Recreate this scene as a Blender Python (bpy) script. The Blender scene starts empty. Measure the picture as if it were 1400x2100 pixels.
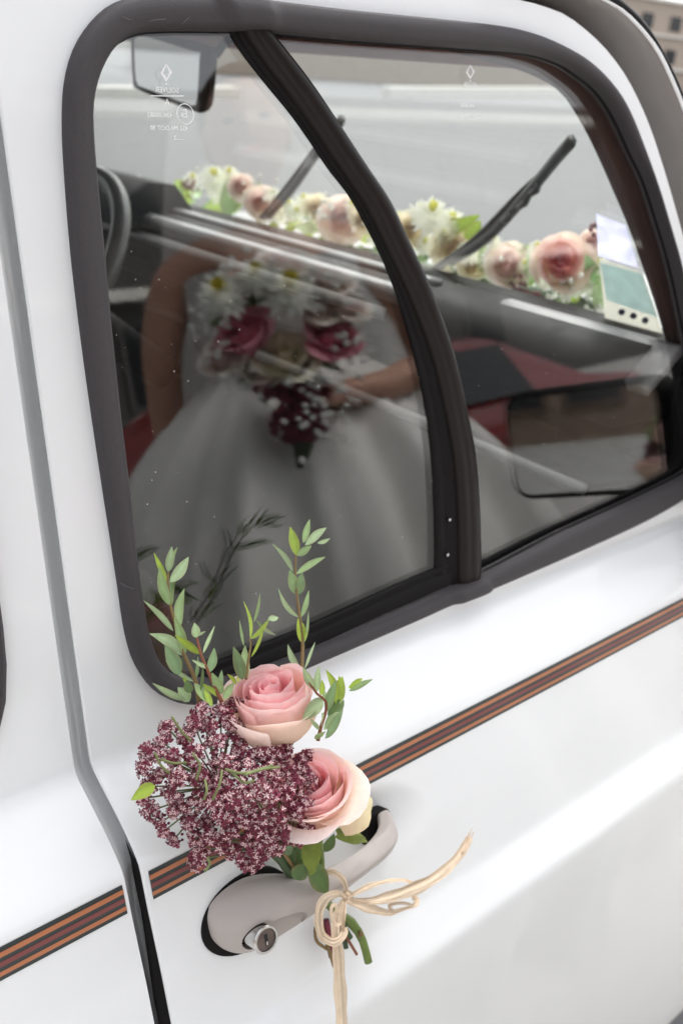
import bpy, bmesh, math, random
import numpy as np
from mathutils import Vector, Matrix
random.seed(11); rng = np.random.RandomState(7)
C = bpy.context.scene.collection
R_ = math.radians
# ------------------------------------------------------------------ camera
FPX, ROLL = 2042.0, .075            # 35 mm lens on a 24 mm wide frame, 1400 units across
_ex = np.array([2490., -740., FPX]); _ex /= np.linalg.norm(_ex)
_n = np.cross(_ex, [1, ROLL, 0]); _n /= np.linalg.norm(_n)
if _n[1] > 0: _n = -_n
ROT = np.array([_ex, np.cross(_n, _ex), _n])      # lens axes -> car axes (X forward, Y to the far side, Z up)
EYE = np.array([0., 0., 1.40])
cam_d = bpy.data.cameras.new('camera'); cam = bpy.data.objects.new('camera', cam_d); C.objects.link(cam)
_r, _u, _b = ROT @ [1, 0, 0], ROT @ [0, -1, 0], ROT @ [0, 0, -1]
cam.matrix_world = Matrix(((_r[0], _u[0], _b[0], EYE[0]), (_r[1], _u[1], _b[1], EYE[1]), (_r[2], _u[2], _b[2], EYE[2]), (0, 0, 0, 1)))
cam_d.sensor_fit = 'HORIZONTAL'; cam_d.sensor_width = 24.0; cam_d.lens = 24.0*FPX/1400
cam_d.clip_start = .02; cam_d.clip_end = 900
cam_d.dof.use_dof = True; cam_d.dof.focus_distance = .625; cam_d.dof.aperture_fstop = 8.0
bpy.context.scene.camera = cam
# ------------------------------------------------------------------ light
SUN_EL, SUN_AZ = R_(58), R_(44)      # azimuth as in the sky node
world = bpy.data.worlds.new('World'); bpy.context.scene.world = world; world.use_nodes = True
wn = world.node_tree.nodes; wl = world.node_tree.links
sky = wn.new('ShaderNodeTexSky'); sky.sky_type = 'NISHITA'; sky.sun_disc = False
sky.sun_elevation = SUN_EL; sky.sun_rotation = SUN_AZ; sky.dust_density = 4.0; sky.air_density = 1.0
hs = wn.new('ShaderNodeHueSaturation'); hs.inputs['Saturation'].default_value = .16
wl.new(sky.outputs[0], hs.inputs['Color']); wl.new(hs.outputs[0], wn['Background'].inputs[0])
wn['Background'].inputs[1].default_value = .15
sl = bpy.data.lights.new('sun', 'SUN'); sl.energy = .8; sl.angle = R_(30); sl.color = (1, .98, .955)
sun = bpy.data.objects.new('sun', sl); C.objects.link(sun); sun.location = (0, -6, 12)
_sd = Vector((math.sin(SUN_AZ)*math.cos(SUN_EL), math.cos(SUN_AZ)*math.cos(SUN_EL), math.sin(SUN_EL)))
sun.rotation_euler = (-_sd).to_track_quat('-Z', 'Y').to_euler()
vs = bpy.context.scene.view_settings
vs.view_transform = 'Standard'; vs.look = 'None'; vs.gamma = 1; vs.exposure = 1.50
cy = bpy.context.scene.cycles
cy.transparent_max_bounces = 24; cy.max_bounces = 10; cy.caustics_reflective = False; cy.caustics_refractive = False

# ------------------------------------------------------------------ geometry helpers
def ray(p): return ROT @ np.array([p[0]-700., p[1]-1050., FPX])
def hit(p, n, d):
    r = ray(p); return EYE + r*((d - n@EYE)/(n@r))
KW = .18235                                            # lean of the side glass
NW = np.array([0, 1, -KW]); NWu = NW/np.linalg.norm(NW); DW = .31592
KL = .367
NL = np.array([0, 1, -KL]); NLu = NL/np.linalg.norm(NL); OL = np.array([.2469, .429, .9166])
VL = np.array([0, KL, 1]); VL = VL/np.linalg.norm(VL)
def Wn(p, w=0.): return hit(p, NWu, (DW/np.linalg.norm(NW)) - w)    # on the glass plane, w metres outward
def Sl(p, w=0.): return hit(p, NLu, NLu@OL - w)                      # on the lower door plane, w metres outward
def uvw(u, v, w): return OL + np.array([u, 0, 0]) + VL*v - NLu*w
def onX(p, x): return hit(p, np.array([1., 0, 0]), x)
WSK, WSB = -.85153, 2.03073
def Ws(p, w=0.):                                       # on the windscreen plane, w metres forward
    n = np.array([1, 0, -WSK]); L = np.linalg.norm(n); return hit(p, n/L, WSB/L + w)
def smooth_curve(pts, n, closed=False):
    P = np.array(pts, float)
    if closed: P = np.vstack([P[-1], P, P[0], P[1]])
    else: P = np.vstack([2*P[0]-P[1], P, 2*P[-1]-P[-2]])
    out = []
    for i in range(1, len(P)-2):
        a, b, c, d = P[i-1], P[i], P[i+1], P[i+2]
        for t in np.linspace(0, 1, 12, endpoint=False):
            out.append(.5*((2*b)+(c-a)*t+(2*a-5*b+4*c-d)*t*t+(3*b-3*c+d-a)*t**3))
    out.append(P[-2]); out = np.array(out)
    L = np.r_[0, np.cumsum(np.linalg.norm(np.diff(out, axis=0), axis=1))]
    s = np.linspace(0, L[-1], n, endpoint=not closed)
    return np.stack([np.interp(s, L, out[:, k]) for k in range(P.shape[1])], 1)
def unit(v):
    v = np.asarray(v, float); return v/max(np.linalg.norm(v), 1e-9)

def mk(name, verts, faces, mats, parent=None, smooth=True, mi=None, col=None):
    me = bpy.data.meshes.new(name)
    me.from_pydata([tuple(map(float, v)) for v in verts], [], [tuple(int(i) for i in f) for f in faces])
    for m in (mats if isinstance(mats, (list, tuple)) else [mats]): me.materials.append(m)
    if mi is not None: me.polygons.foreach_set('material_index', np.asarray(mi, np.int32))
    if smooth: me.polygons.foreach_set('use_smooth', [True]*len(me.polygons))
    if col is not None:
        a = me.color_attributes.new('tint', 'FLOAT_COLOR', 'POINT')
        a.data.foreach_set('color', np.hstack([np.asarray(col, np.float32), np.ones((len(verts), 1), np.float32)]).ravel())
    me.validate(); me.update()
    return link(name, me, parent)
def link(name, me, parent=None):
    o = bpy.data.objects.new(name, me); C.objects.link(o)
    if parent is not None: adopt(o, parent)
    return o
def adopt(o, parent):
    o.parent = parent
    if parent.type == 'EMPTY': o.matrix_parent_inverse = Matrix.Translation(-parent.location)
def tag(o, label=None, cat=None, group=None, kind=None):
    if label: o['label'] = label
    if cat: o['category'] = cat
    if group: o['group'] = group
    if kind: o['kind'] = kind
    return o
def thing(name, label, cat, loc, group=None):
    o = bpy.data.objects.new(name, None); o.empty_display_size = .02; C.objects.link(o)
    o.location = tuple(map(float, loc)); return tag(o, label, cat, group)
class MB:
    def __init__(s): s.v = []; s.f = []; s.m = []; s.c = []
    def add(s, v, f, m=0, c=None):
        b = len(s.v); s.v += [tuple(x) for x in v]; s.f += [tuple(i+b for i in q) for q in f]; s.m += [m]*len(f)
        s.c += [tuple(c)]*len(v) if c is not None and np.ndim(c) == 1 else (list(map(tuple, c)) if c is not None else [(1, 1, 1)]*len(v))
    def box(s, lo, hi, m=0):
        (a, b, c), (d, e, f) = lo, hi
        s.add([(a, b, c), (d, b, c), (d, e, c), (a, e, c), (a, b, f), (d, b, f), (d, e, f), (a, e, f)],
              [(3, 2, 1, 0), (4, 5, 6, 7), (0, 1, 5, 4), (1, 2, 6, 5), (2, 3, 7, 6), (3, 0, 4, 7)], m)
    def build(s, name, mats, parent=None, smooth=True, col=False):
        return mk(name, s.v, s.f, mats, parent, smooth, s.m, s.c if col else None)
def tube_geo(path, rad, n=8, cap=True, squash=1.0):
    P = np.array(path, float); k = len(P); rad = np.broadcast_to(rad, (k,))
    T = np.gradient(P, axis=0); T /= np.linalg.norm(T, axis=1)[:, None]+1e-12
    ref = np.array([0, 0, 1.]) if abs(T[0][2]) < .9 else np.array([1., 0, 0])
    N = unit(np.cross(T[0], ref)); V = []
    for i in range(k):
        N = unit(N - T[i]*(N@T[i])); B = np.cross(T[i], N)
        for j in range(n):
            a = 2*math.pi*j/n; V.append(P[i]+rad[i]*(math.cos(a)*N+squash*math.sin(a)*B))
    F = [(i*n+j, i*n+(j+1) % n, (i+1)*n+(j+1) % n, (i+1)*n+j) for i in range(k-1) for j in range(n)]
    if cap: F += [tuple(range(n-1, -1, -1)), tuple((k-1)*n+j for j in range(n))]
    return V, F
def tube(name, path, rad, mat, parent=None, n=8, squash=1.0):
    v, f = tube_geo(path, rad, n, True, squash); return mk(name, v, f, mat, parent)
def grid_faces(r, c, closed=False):
    return [(i*c+j, i*c+(j+1) % c, (i+1)*c+(j+1) % c, (i+1)*c+j) for i in range(r-1) for j in range(c if closed else c-1)]
def solid(name, outline, depth, mat, parent=None, bevel=0., smooth=False):   # prism of an outline (3-D, planar) along depth
    P = np.array(outline, float); n = len(P); Q = P+np.asarray(depth, float)
    o = mk(name, list(P)+list(Q), [tuple(range(n)), tuple(range(2*n-1, n-1, -1))]+[(i, n+i, n+(i+1) % n, (i+1) % n) for i in range(n)], mat, parent, smooth)
    fixn(o.data)
    if bevel: bev(o, bevel)
    return o
def fixn(me):
    b = bmesh.new(); b.from_mesh(me); bmesh.ops.recalc_face_normals(b, faces=b.faces); b.to_mesh(me); b.free()
def bev(o, w, seg=2):
    m = o.modifiers.new('edge', 'BEVEL'); m.width = w; m.segments = seg; m.limit_method = 'ANGLE'; m.angle_limit = R_(35)
def box(name, lo, hi, mat, parent=None, bevel=.004):
    b = MB(); b.box(lo, hi); o = b.build(name, mat, parent, False)
    if bevel: bev(o, bevel)
    return o
def plate_with_hole(name, outer, holes, mat, parent=None):
    b = bmesh.new(); es = []
    for loop in [outer]+list(holes):
        vs_ = [b.verts.new(tuple(map(float, p))) for p in loop]
        es += [b.edges.new((vs_[i], vs_[(i+1) % len(vs_)])) for i in range(len(vs_))]
    bmesh.ops.triangle_fill(b, use_beauty=True, use_dissolve=False, edges=es, normal=tuple(-NWu))
    for f in b.faces:
        f.normal_update()
        if f.normal.y > 0: f.normal_flip()
        f.smooth = True
    me = bpy.data.meshes.new(name); b.to_mesh(me); b.free(); me.materials.append(mat)
    return link(name, me, parent)

# ------------------------------------------------------------------ materials
def mat(name, col, rough=.5, metal=0., spec=.5, coat=0., coat_r=.05, noise=0., nscale=40., bump=0., bscale=300., trans=0., attr=False, sss=0., sheen=0., speck=0.):
    m = bpy.data.materials.new(name); m.use_nodes = True; t = m.node_tree; N = t.nodes; L = t.links; p = N['Principled BSDF']
    p.inputs['Base Color'].default_value = (*col, 1); p.inputs['Roughness'].default_value = rough; p.inputs['Metallic'].default_value = metal
    p.inputs['Specular IOR Level'].default_value = spec; p.inputs['Coat Weight'].default_value = coat; p.inputs['Coat Roughness'].default_value = coat_r
    if sheen: p.inputs['Sheen Weight'].default_value = sheen
    tc = N.new('ShaderNodeTexCoord'); src = None
    if attr:
        a = N.new('ShaderNodeAttribute'); a.attribute_name = 'tint'; src = a.outputs['Color']
    if noise:
        nz = N.new('ShaderNodeTexNoise'); nz.inputs['Scale'].default_value = nscale; nz.inputs['Detail'].default_value = 6; nz.inputs['Roughness'].default_value = .6
        L.new(tc.outputs['Object'], nz.inputs['Vector'])
        mr = N.new('ShaderNodeMapRange'); mr.inputs[1].default_value = .25; mr.inputs[2].default_value = .75
        mr.inputs[3].default_value = 1-noise; mr.inputs[4].default_value = 1+noise; L.new(nz.outputs['Fac'], mr.inputs[0])
        mx = N.new('ShaderNodeVectorMath'); mx.operation = 'SCALE'
        if src is None: mx.inputs[0].default_value = col
        else: L.new(src, mx.inputs[0])
        L.new(mr.outputs[0], mx.inputs['Scale']); src = mx.outputs[0]
        rr = N.new('ShaderNodeMapRange'); rr.inputs[3].default_value = max(0, rough-.12); rr.inputs[4].default_value = min(1, rough+.12)
        L.new(nz.outputs['Fac'], rr.inputs[0]); L.new(rr.outputs[0], p.inputs['Roughness'])
    if src is not None: L.new(src, p.inputs['Base Color'])
    if bump:
        nb = N.new('ShaderNodeTexNoise'); nb.inputs['Scale'].default_value = bscale; nb.inputs['Detail'].default_value = 3
        L.new(tc.outputs['Object'], nb.inputs['Vector'])
        bp = N.new('ShaderNodeBump'); bp.inputs['Strength'].default_value = bump; bp.inputs['Distance'].default_value = .001
        L.new(nb.outputs['Fac'], bp.inputs['Height']); L.new(bp.outputs[0], p.inputs['Normal'])
    if trans:                                            # thin leaf, petal or cloth: part of the light goes through
        tr = N.new('ShaderNodeBsdfTranslucent'); mix = N.new('ShaderNodeMixShader'); mix.inputs[0].default_value = trans
        if src is not None: L.new(src, tr.inputs['Color'])
        else: tr.inputs['Color'].default_value = (*col, 1)
        L.new(p.outputs[0], mix.inputs[1]); L.new(tr.outputs[0], mix.inputs[2]); L.new(mix.outputs[0], N['Material Output'].inputs['Surface'])
    return m
def glass_mat(name, tint, r0=.043):
    m = bpy.data.materials.new(name); m.use_nodes = True; t = m.node_tree; N = t.nodes; L = t.links; N.remove(N['Principled BSDF'])
    lw = N.new('ShaderNodeLayerWeight'); lw.inputs['Blend'].default_value = .5
    pw = N.new('ShaderNodeMath'); pw.operation = 'POWER'; pw.inputs[1].default_value = 5; L.new(lw.outputs['Facing'], pw.inputs[0])
    ma = N.new('ShaderNodeMath'); ma.operation = 'MULTIPLY_ADD'; ma.inputs[1].default_value = 1-r0; ma.inputs[2].default_value = r0; L.new(pw.outputs[0], ma.inputs[0])
    tr = N.new('ShaderNodeBsdfTransparent'); tr.inputs[0].default_value = (*tint, 1)
    gl = N.new('ShaderNodeBsdfGlossy'); gl.inputs['Roughness'].default_value = 0.0; gl.inputs['Color'].default_value = (1, 1, 1, 1)
    mx = N.new('ShaderNodeMixShader'); L.new(ma.outputs[0], mx.inputs[0]); L.new(tr.outputs[0], mx.inputs[1]); L.new(gl.outputs[0], mx.inputs[2])
    L.new(mx.outputs[0], N['Material Output'].inputs['Surface']); return m
M = {}
M['paint'] = mat('white_paint', (.795, .808, .815), .32, coat=.6, coat_r=.035, noise=.014, nscale=9, bump=.06, bscale=14)
M['seal'] = mat('grained_rubber', (.056, .050, .054), .55, spec=.32, noise=.30, nscale=1400, bump=.7, bscale=2600)
M['seal_dark'] = mat('black_rubber', (.008, .007, .007), .6, spec=.12, noise=.2, nscale=90)
M['divider'] = mat('divider_rubber', (.014, .011, .010), .36, spec=.16, noise=.12, nscale=120, bump=.1, bscale=500)
M['gap_dark'] = mat('gap_black', (.01, .01, .01), .7)
M['gutter_shade'] = mat('shaded_white_paint', (.17, .157, .15), .4, noise=.05, nscale=30, coat=.2)  # white paint of the gutter with its shade put into the colour
M['taupe'] = mat('taupe_plastic', (.43, .385, .36), .42, spec=.45, noise=.035, nscale=60, bump=.05, bscale=900)
M['chrome'] = mat('worn_chrome', (.62, .61, .59), .22, metal=1., noise=.08, nscale=150, bump=.04, bscale=800)
M['chrome_face'] = mat('lock_face_metal', (.17, .135, .125), .42, metal=1., noise=.12, nscale=400)
M['st_dark'] = mat('stripe_dark_green', (.018, .028, .027), .35, coat=.3)
M['st_orange'] = mat('stripe_orange', (.43, .15, .062), .35, coat=.3, noise=.06, nscale=70)
M['st_red'] = mat('stripe_red', (.17, .034, .033), .35, coat=.3, noise=.06, nscale=70)
M['glass'] = glass_mat('window_glass', (.955, .965, .955), .056)
M['ws_glass'] = glass_mat('windscreen_glass', (.97, .98, .97), .03)
M['etch'] = mat('etched_print', (.85, .85, .85), .6)
M['int_black'] = mat('interior_black', (.014, .013, .013), .7, spec=.12, noise=.2, nscale=30, bump=.2, bscale=400)
M['header'] = mat('header_lining', (.30, .115, .085), .8, noise=.15, nscale=22)
M['silver'] = mat('silver_trim', (.24, .23, .235), .45, noise=.06, nscale=40)
M['dash'] = mat('dash_grey', (.013, .012, .012), .6, spec=.12, noise=.1, nscale=60, bump=.15, bscale=700)
M['dash_light'] = mat('dash_trim', (.20, .20, .20), .35, noise=.08, nscale=40)
M['lining'] = mat('brown_lining', (.10, .045, .036), .8, noise=.25, nscale=22)
M['mirror'] = mat('mirror_glass', (.86, .87, .87), .02, metal=1.)
M['wheel'] = mat('steering_rim', (.09, .088, .088), .35, noise=.08, nscale=60)
M['wiper'] = mat('wiper_black', (.022, .022, .024), .5)
M['petal'] = mat('rose_petal', (1, 1, 1), .6, spec=.2, trans=.44, attr=True, noise=.05, nscale=260, bump=.12, bscale=420)
M['petal_thin'] = mat('thin_petal', (1, 1, 1), .6, spec=.2, trans=.5, attr=True, noise=.05, nscale=200)
M['bloom'] = mat('bloom', (1, 1, 1), .6, spec=.2, trans=.12, attr=True, noise=.05, nscale=200)
M['leaf'] = mat('leaf_green', (1, 1, 1), .42, spec=.4, trans=.22, attr=True, noise=.16, nscale=170, bump=.15, bscale=500)
M['stem'] = mat('stem_green', (.13, .19, .035), .45, noise=.25, nscale=160)
M['stem_brown'] = mat('stem_brown', (.19, .12, .04), .5, noise=.25, nscale=160)
M['stem_red'] = mat('stem_red', (.22, .07, .03), .5, noise=.2, nscale=160)
M['burg'] = mat('lace_burgundy', (.18, .020, .046), .5, trans=.15, noise=.45, nscale=330)
M['burg_light'] = mat('lace_magenta', (.24, .03, .07), .5, trans=.2, noise=.3, nscale=330)
M['star'] = mat('lace_white', (.80, .56, .56), .6, trans=.2, noise=.2, nscale=400)
M['lacegreen'] = mat('lace_green', (.20, .23, .085), .55, trans=.15, noise=.25, nscale=240)
M['raffia'] = mat('raffia', (.86, .70, .53), .6, trans=.25, attr=True, noise=.12, nscale=130, bump=.5, bscale=650)
M['asphalt'] = mat('asphalt', (.155, .155, .16), .85, noise=.12, nscale=1.3, bump=.3, bscale=90)
M['pave_bounce'] = mat('bounce_paving', (.42, .41, .39), .85, noise=.1, nscale=2.5, bump=.3, bscale=60)
M['stone'] = mat('pale_stone', (.82, .80, .74), .8, noise=.08, nscale=3)
M['paving'] = mat('tan_paving', (.46, .38, .31), .85, noise=.12, nscale=2)
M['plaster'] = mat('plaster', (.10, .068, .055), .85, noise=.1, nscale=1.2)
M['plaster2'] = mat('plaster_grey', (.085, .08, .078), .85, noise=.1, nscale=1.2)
M['dark_brown'] = mat('dark_wood', (.05, .03, .025), .6, noise=.2, nscale=5)
M['window'] = mat('dark_window', (.02, .022, .025), .1)
M['redpaint'] = mat('red_paint', (.19, .007, .010), .3, coat=.6)
M['tyre'] = mat('tyre', (.015, .015, .015), .8)
M['rimm'] = mat('wheel_rim', (.5, .5, .5), .35, metal=.8)
M['lamp_red'] = mat('lamp_red', (.45, .01, .01), .15)
M['skin'] = mat('skin', (.50, .27, .19), .5, noise=.06, nscale=30)
M['dress'] = mat('white_satin', (.74, .725, .69), .5, trans=.05, noise=.03, nscale=25, sheen=.2)
M['lace_cloth'] = mat('white_lace', (.54, .52, .50), .7, noise=.22, nscale=70, bump=.8, bscale=160)
M['hair'] = mat('brown_hair', (.055, .028, .016), .45, noise=.3, nscale=60)
M['green_dark'] = mat('dark_foliage', (.045, .075, .03), .6, noise=.4, nscale=20)
M['sticker_white'] = mat('sticker_white', (.80, .79, .74), .5, trans=.7)
M['sticker_teal'] = mat('sticker_teal', (.80, .93, .97), .5, trans=.8, noise=.1, nscale=60)
M['sticker_lilac'] = mat('sticker_lilac', (.82, .82, .94), .5, trans=.75, noise=.15, nscale=60)
M['sticker_navy'] = mat('sticker_navy', (.06, .07, .20), .5)

# ------------------------------------------------------------------ the setting
def sheet(name, x0, x1, y0, y1, z, m, kind='structure', nx=2, ny=2):
    X, Y = np.meshgrid(np.linspace(x0, x1, nx), np.linspace(y0, y1, ny))
    v = np.stack([X.ravel(), Y.ravel(), np.full(X.size, z)], 1)
    return tag(mk(name, v, grid_faces(ny, nx), m, None, False), kind=kind)
sheet('road', -300, 300, -300, 300, 0, M['asphalt'])
sheet('bounce_pavement', -20, 30, -13.9, .42, .004, M['pave_bounce'])  # pale sheet added beside the car to bounce light onto the door
def gpt(p, z=0.): return hit(p, np.array([0, 0, 1.]), z)
def reflection_standin(a, b, ya, yb, label):
    # added wall in place of a ledge reflected in the glass; its foot runs between two ground points; tops from the second row of pixels
    P, Q = gpt(a), gpt(b); d = unit((Q-P)*[1, 1, 0]); nrm = np.array([-d[1], d[0], 0])
    def top(p, y, G):
        r = ray((p[0], y)); t = np.linalg.norm((G-EYE)[:2])/np.linalg.norm(r[:2]); return (EYE+r*t)[2]
    ha, hb = top(a, ya, P), top(b, yb, Q); k = 8
    root = thing('reflection_standin', label, 'wall', (P+Q)/2, 'added pale walls standing in for a reflected ledge')
    for i in range(k):
        s0, s1 = i/k+.004/k, (i+1)/k-.004/k
        A, B = P+(Q-P)*s0, P+(Q-P)*s1; h0, h1 = ha+(hb-ha)*s0, ha+(hb-ha)*s1
        v = [A, B, B+nrm*.5, A+nrm*.5]; v = v+[v[0]+[0, 0, h0], v[1]+[0, 0, h1], v[2]+[0, 0, h1], v[3]+[0, 0, h0]]
        mk('block', v, [(3, 2, 1, 0), (4, 5, 6, 7), (0, 1, 5, 4), (1, 2, 6, 5), (2, 3, 7, 6), (3, 0, 4, 7)], M['stone'], root, False)
reflection_standin((120, 199), (492, 199), 178, 178, 'added low pale wall standing in for a reflected ledge, seen left of the sliding glass, behind the rear view mirror')
reflection_standin((800, 199), (1160, 199), 178, 178, 'added low pale wall standing in for a reflected ledge, seen through the windscreen right of the divider')
def facade(name, label, x0, x1, y, h, face, m, n, z0=.9, wh=1.5, ledge=True, gap=.12):
    """building standing on the line Y=y, its front towards face (+1/-1)"""
    root = thing(name, label, 'building', ((x0+x1)/2, y, 0)); back = y-face*6
    box('wall', (x0, min(y, back), 0), (x1, max(y, back), h), m, root, 0)
    st = int(h//3); w = (x1-x0)/n
    for k in range(st):
        for i in range(n):
            cx = x0+(i+.5)*w; z = z0+k*3
            ys = sorted((y+face*.003, y+face*.06))
            f = box('window', (cx-w*.24, ys[0], z), (cx+w*.24, ys[1], z+wh), m, root, 0)
            ys = sorted((y+face*.062, y+face*.07)); box('pane', (cx-w*.2, ys[0], z+.08), (cx+w*.2, ys[1], z+wh-.08), M['window'], f, 0)
        if ledge:
            ys = sorted((y+face*.003, y+face*.35)); box('ledge', (x0-.05, ys[0], k*3+2.72), (x1+.05, ys[1], k*3+2.9), M['stone'], root, 0)
    return root
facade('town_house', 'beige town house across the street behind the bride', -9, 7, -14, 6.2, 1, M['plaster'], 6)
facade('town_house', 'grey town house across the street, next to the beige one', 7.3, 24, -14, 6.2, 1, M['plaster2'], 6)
facade('shop_front', 'distant tan shop front at the end of the street ahead', 40, 190, 62, 9, -1, M['paving'], 30, 3.2)
facade('shop_front', 'distant grey house facing the street far to the left', -30, 38, 95, 9, -1, M['plaster2'], 14, 3.2)
def end_house():
    root = thing('town_house', 'beige house with a dark gate standing behind the car, mirrored in the wing mirror', 'building', (-19, -4, 0))
    box('wall', (-22, -9, 0), (-16, -1.6, 7), mat('brick_brown', (.20, .145, .11), .85, noise=.15, nscale=2), root, 0)
    box('gate', (-17.2, -1.58, 0), (-16.6, 3.0, 3.2), M['dark_brown'], root, 0)
    for y in (-8, -6, -4, -2.6):
        for z in (.6, 3.6):
            f = box('window', (-15.995, y-.55, z), (-15.93, y+.55, z+1.5), M['plaster'], root, 0); box('pane', (-15.928, y-.45, z+.1), (-15.92, y+.45, z+1.4), M['window'], f, 0)
end_house()

# ------------------------------------------------------------------ the white car
car = thing('car', 'white small car with a striped door decorated with a flower posy', 'car', (.6, 1.25, 0))
YC = 1.335
XE = .2469                                            # rear edge of the front door
PROF = [(1.04, .50557), (1.0, .49827), (.985, .49554), (.975, .4937), (.967, .49195), (.9625, .4890), (.9585, .4838), (.9494, .4675), (.9404, .4520), (.9319, .4400), (.9237, .4315), (.9166, .4280),
        (.899, .4222), (.8757, .4137), (.8495, .4040), (.82, .3942), (.800, .3876), (.791, .3847), (.787, .3828), (.7835, .3800), (.775, .3722), (.766, .3638), (.760, .3596), (.754, .3582), (.742, .3578), (.70, .3572), (.62, .3582), (.54, .3590), (.46, .3600), (.36, .362), (.27, .366), (.22, .376), (.20, .395)]
PROF = np.array(PROF)
_pf = smooth_curve(PROF[:, ::-1], 400)                # (y, z)
PZ = _pf[::-1, 1]; PY = _pf[::-1, 0]
def prof_y(z): return np.interp(z, PZ, PY)
def dish(X, z):
    e = ((X-(XE+.150))/.098)**2+((z-.862)/.040)**2
    d = np.clip(1-e, 0, 1); return .0115*(d*d*(3-2*d))
def lower_skin(name, x0, x1, nx, parent, dished=False):
    Zs = smooth_curve(PROF[3:, ::-1], 230)
    if dished: xs = np.r_[np.linspace(x0, x0+.28, 80), np.linspace(x0+.28, x1, nx)[1:]]
    else: xs = np.linspace(x0, x1, nx)
    V = []
    for (y, z) in Zs:
        for x in xs: V.append((x, y+(dish(x, z) if dished else 0), z))
    return mk(name, V, [f[::-1] for f in grid_faces(len(Zs), len(xs))], M['paint'], parent)

# outlines of the window, as seen, laid on the leaning glass plane
OUT = [(380, 1442), (345, 1433), (315, 1415), (290, 1386), (270, 1350), (258, 1310), (250, 1270), (240, 1200), (225, 1100), (205, 970), (180, 800), (160, 650), (143, 500), (130, 330), (127, 240), (131, 171), (145, 113), (170, 65), (205, 25), (240, 3), (290, -10), (360, -14), (450, -9), (534, 0), (700, 20), (820, 32), (1000, 51), (1070, 65), (1130, 88), (1190, 122), (1235, 165), (1270, 215), (1300, 285), (1330, 370), (1358, 460), (1382, 545), (1404, 640), (1425, 740), (1442, 830), (1452, 900), (1450, 950), (1436, 985), (1405, 1015), (1325, 1063), (1200, 1121), (1000, 1206), (915, 1239), (850, 1268), (646, 1356), (500, 1419), (440, 1440)]
INN = [(376, 1389), (350, 1380), (332, 1364), (316, 1342), (305, 1312), (295, 1275), (284, 1204), (272, 1110), (263, 1020), (252, 927), (240, 827), (222, 653), (210, 520), (200, 417), (193, 350), (187, 277), (186, 227), (191, 187), (203, 148), (222, 112), (245, 86), (270, 71), (298, 64), (360, 61), (451, 62), (534, 64), (720, 80), (880, 92), (1000, 101), (1086, 109), (1149, 128), (1186, 151), (1223, 180), (1251, 216), (1274, 258), (1297, 310), (1326, 372), (1353, 455), (1378, 540), (1400, 640), (1417, 730), (1430, 820), (1437, 890), (1434, 930), (1422, 958), (1400, 976), (1300, 1026), (1150, 1096), (995, 1176), (915, 1207), (850, 1237), (641, 1325), (520, 1370), (430, 1391)]
N_OUT = 260
def plane_loop(px, n):
    P = smooth_curve([Wn(p) for p in px], n, True); return P
Lo, Li = plane_loop(OUT, N_OUT), plane_loop(INN, N_OUT)
# match the inner loop to the outer one by nearest angle about the centre
def by_angle(P, n):
    c = Wn((760, 640)); e1 = np.array([1., 0, 0]); e2 = np.cross(NWu, e1)
    a = np.unwrap(np.arctan2((P-c)@e2, (P-c)@e1)); s = 1 if a[-1] > a[0] else -1
    a = a*s; o = np.argsort(a); a, P = a[o], P[o]
    a = np.r_[a-2*math.pi, a, a+2*math.pi]; P = np.vstack([P, P, P])
    t = np.linspace(0, 2*math.pi, n, endpoint=False)
    o = np.argsort(a); return np.stack([np.interp(t*1., a[o], P[o][:, k]) for k in range(3)], 1)
Lo, Li = by_angle(plane_loop(OUT, 900), N_OUT), by_angle(plane_loop(INN, 900), N_OUT)
def seal_bump(P, Q):                                   # the two clips where the divider meets the frame
    b = np.zeros(len(P))
    for px, wd in (((497, 30), .016), ((952, 1212), .018)):
        c = Wn(px); d = np.linalg.norm((P+Q)/2-c, axis=1); b = np.maximum(b, np.clip((wd+.006-d)/.006, 0, 1))
    return b
bmp = seal_bump(Lo, Li)
rings = []
for s, w in ((-.02, -.002), (0, .0035), (.06, .0072), (.16, .0092), (.5, .0100), (.80, .0088), (.93, .0060), (1.0, .001), (1.02, -.010)):
    rings.append(Lo*(1-s)+Li*s-NWu*(w+np.where(w > .001, .0042, 0)*bmp)[:, None])
V = np.vstack(rings)
seal = mk('window_seal', V, grid_faces(len(rings), N_OUT, True), M['seal'], car); fixn(seal.data)
# dark lip of the seal where it grips the glass
lip = []
for s, w in ((.98, -.0030), (1.0, -.0030), (1.05, -.0040), (1.08, -.0062)):
    lip.append(Lo*(1-s)+Li*s-NWu*w)
mk('seal_lip', np.vstack(lip), grid_faces(4, N_OUT, True), M['seal_dark'], car)

# door: upper frame plate, then the extruded flank
gap = [Wn(p) for p in smooth_curve([(980, -14), (1071, 0), (1129, 17), (1171, 37), (1229, 86), (1271, 137), (1300, 186), (1329, 251), (1351, 314), (1377, 400), (1402, 490), (1428, 590), (1452, 690), (1475, 800), (1497, 910)], 40)]
def wy(z): return DW+KW*z
zt = gap[0][2]
outer = [np.array([XE, wy(.975), .975]), np.array([XE, wy(1.2), 1.2]), np.array([XE, wy(zt), zt])]+gap+[np.array([1.13, wy(1.06), 1.06]), np.array([1.13, wy(.975), .975])]
hole = Lo*.97+Li*.03
door = plate_with_hole('door', outer, [hole], M['paint'], car)
lower_skin('door_flank', XE, 1.13, 60, car, True)
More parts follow.
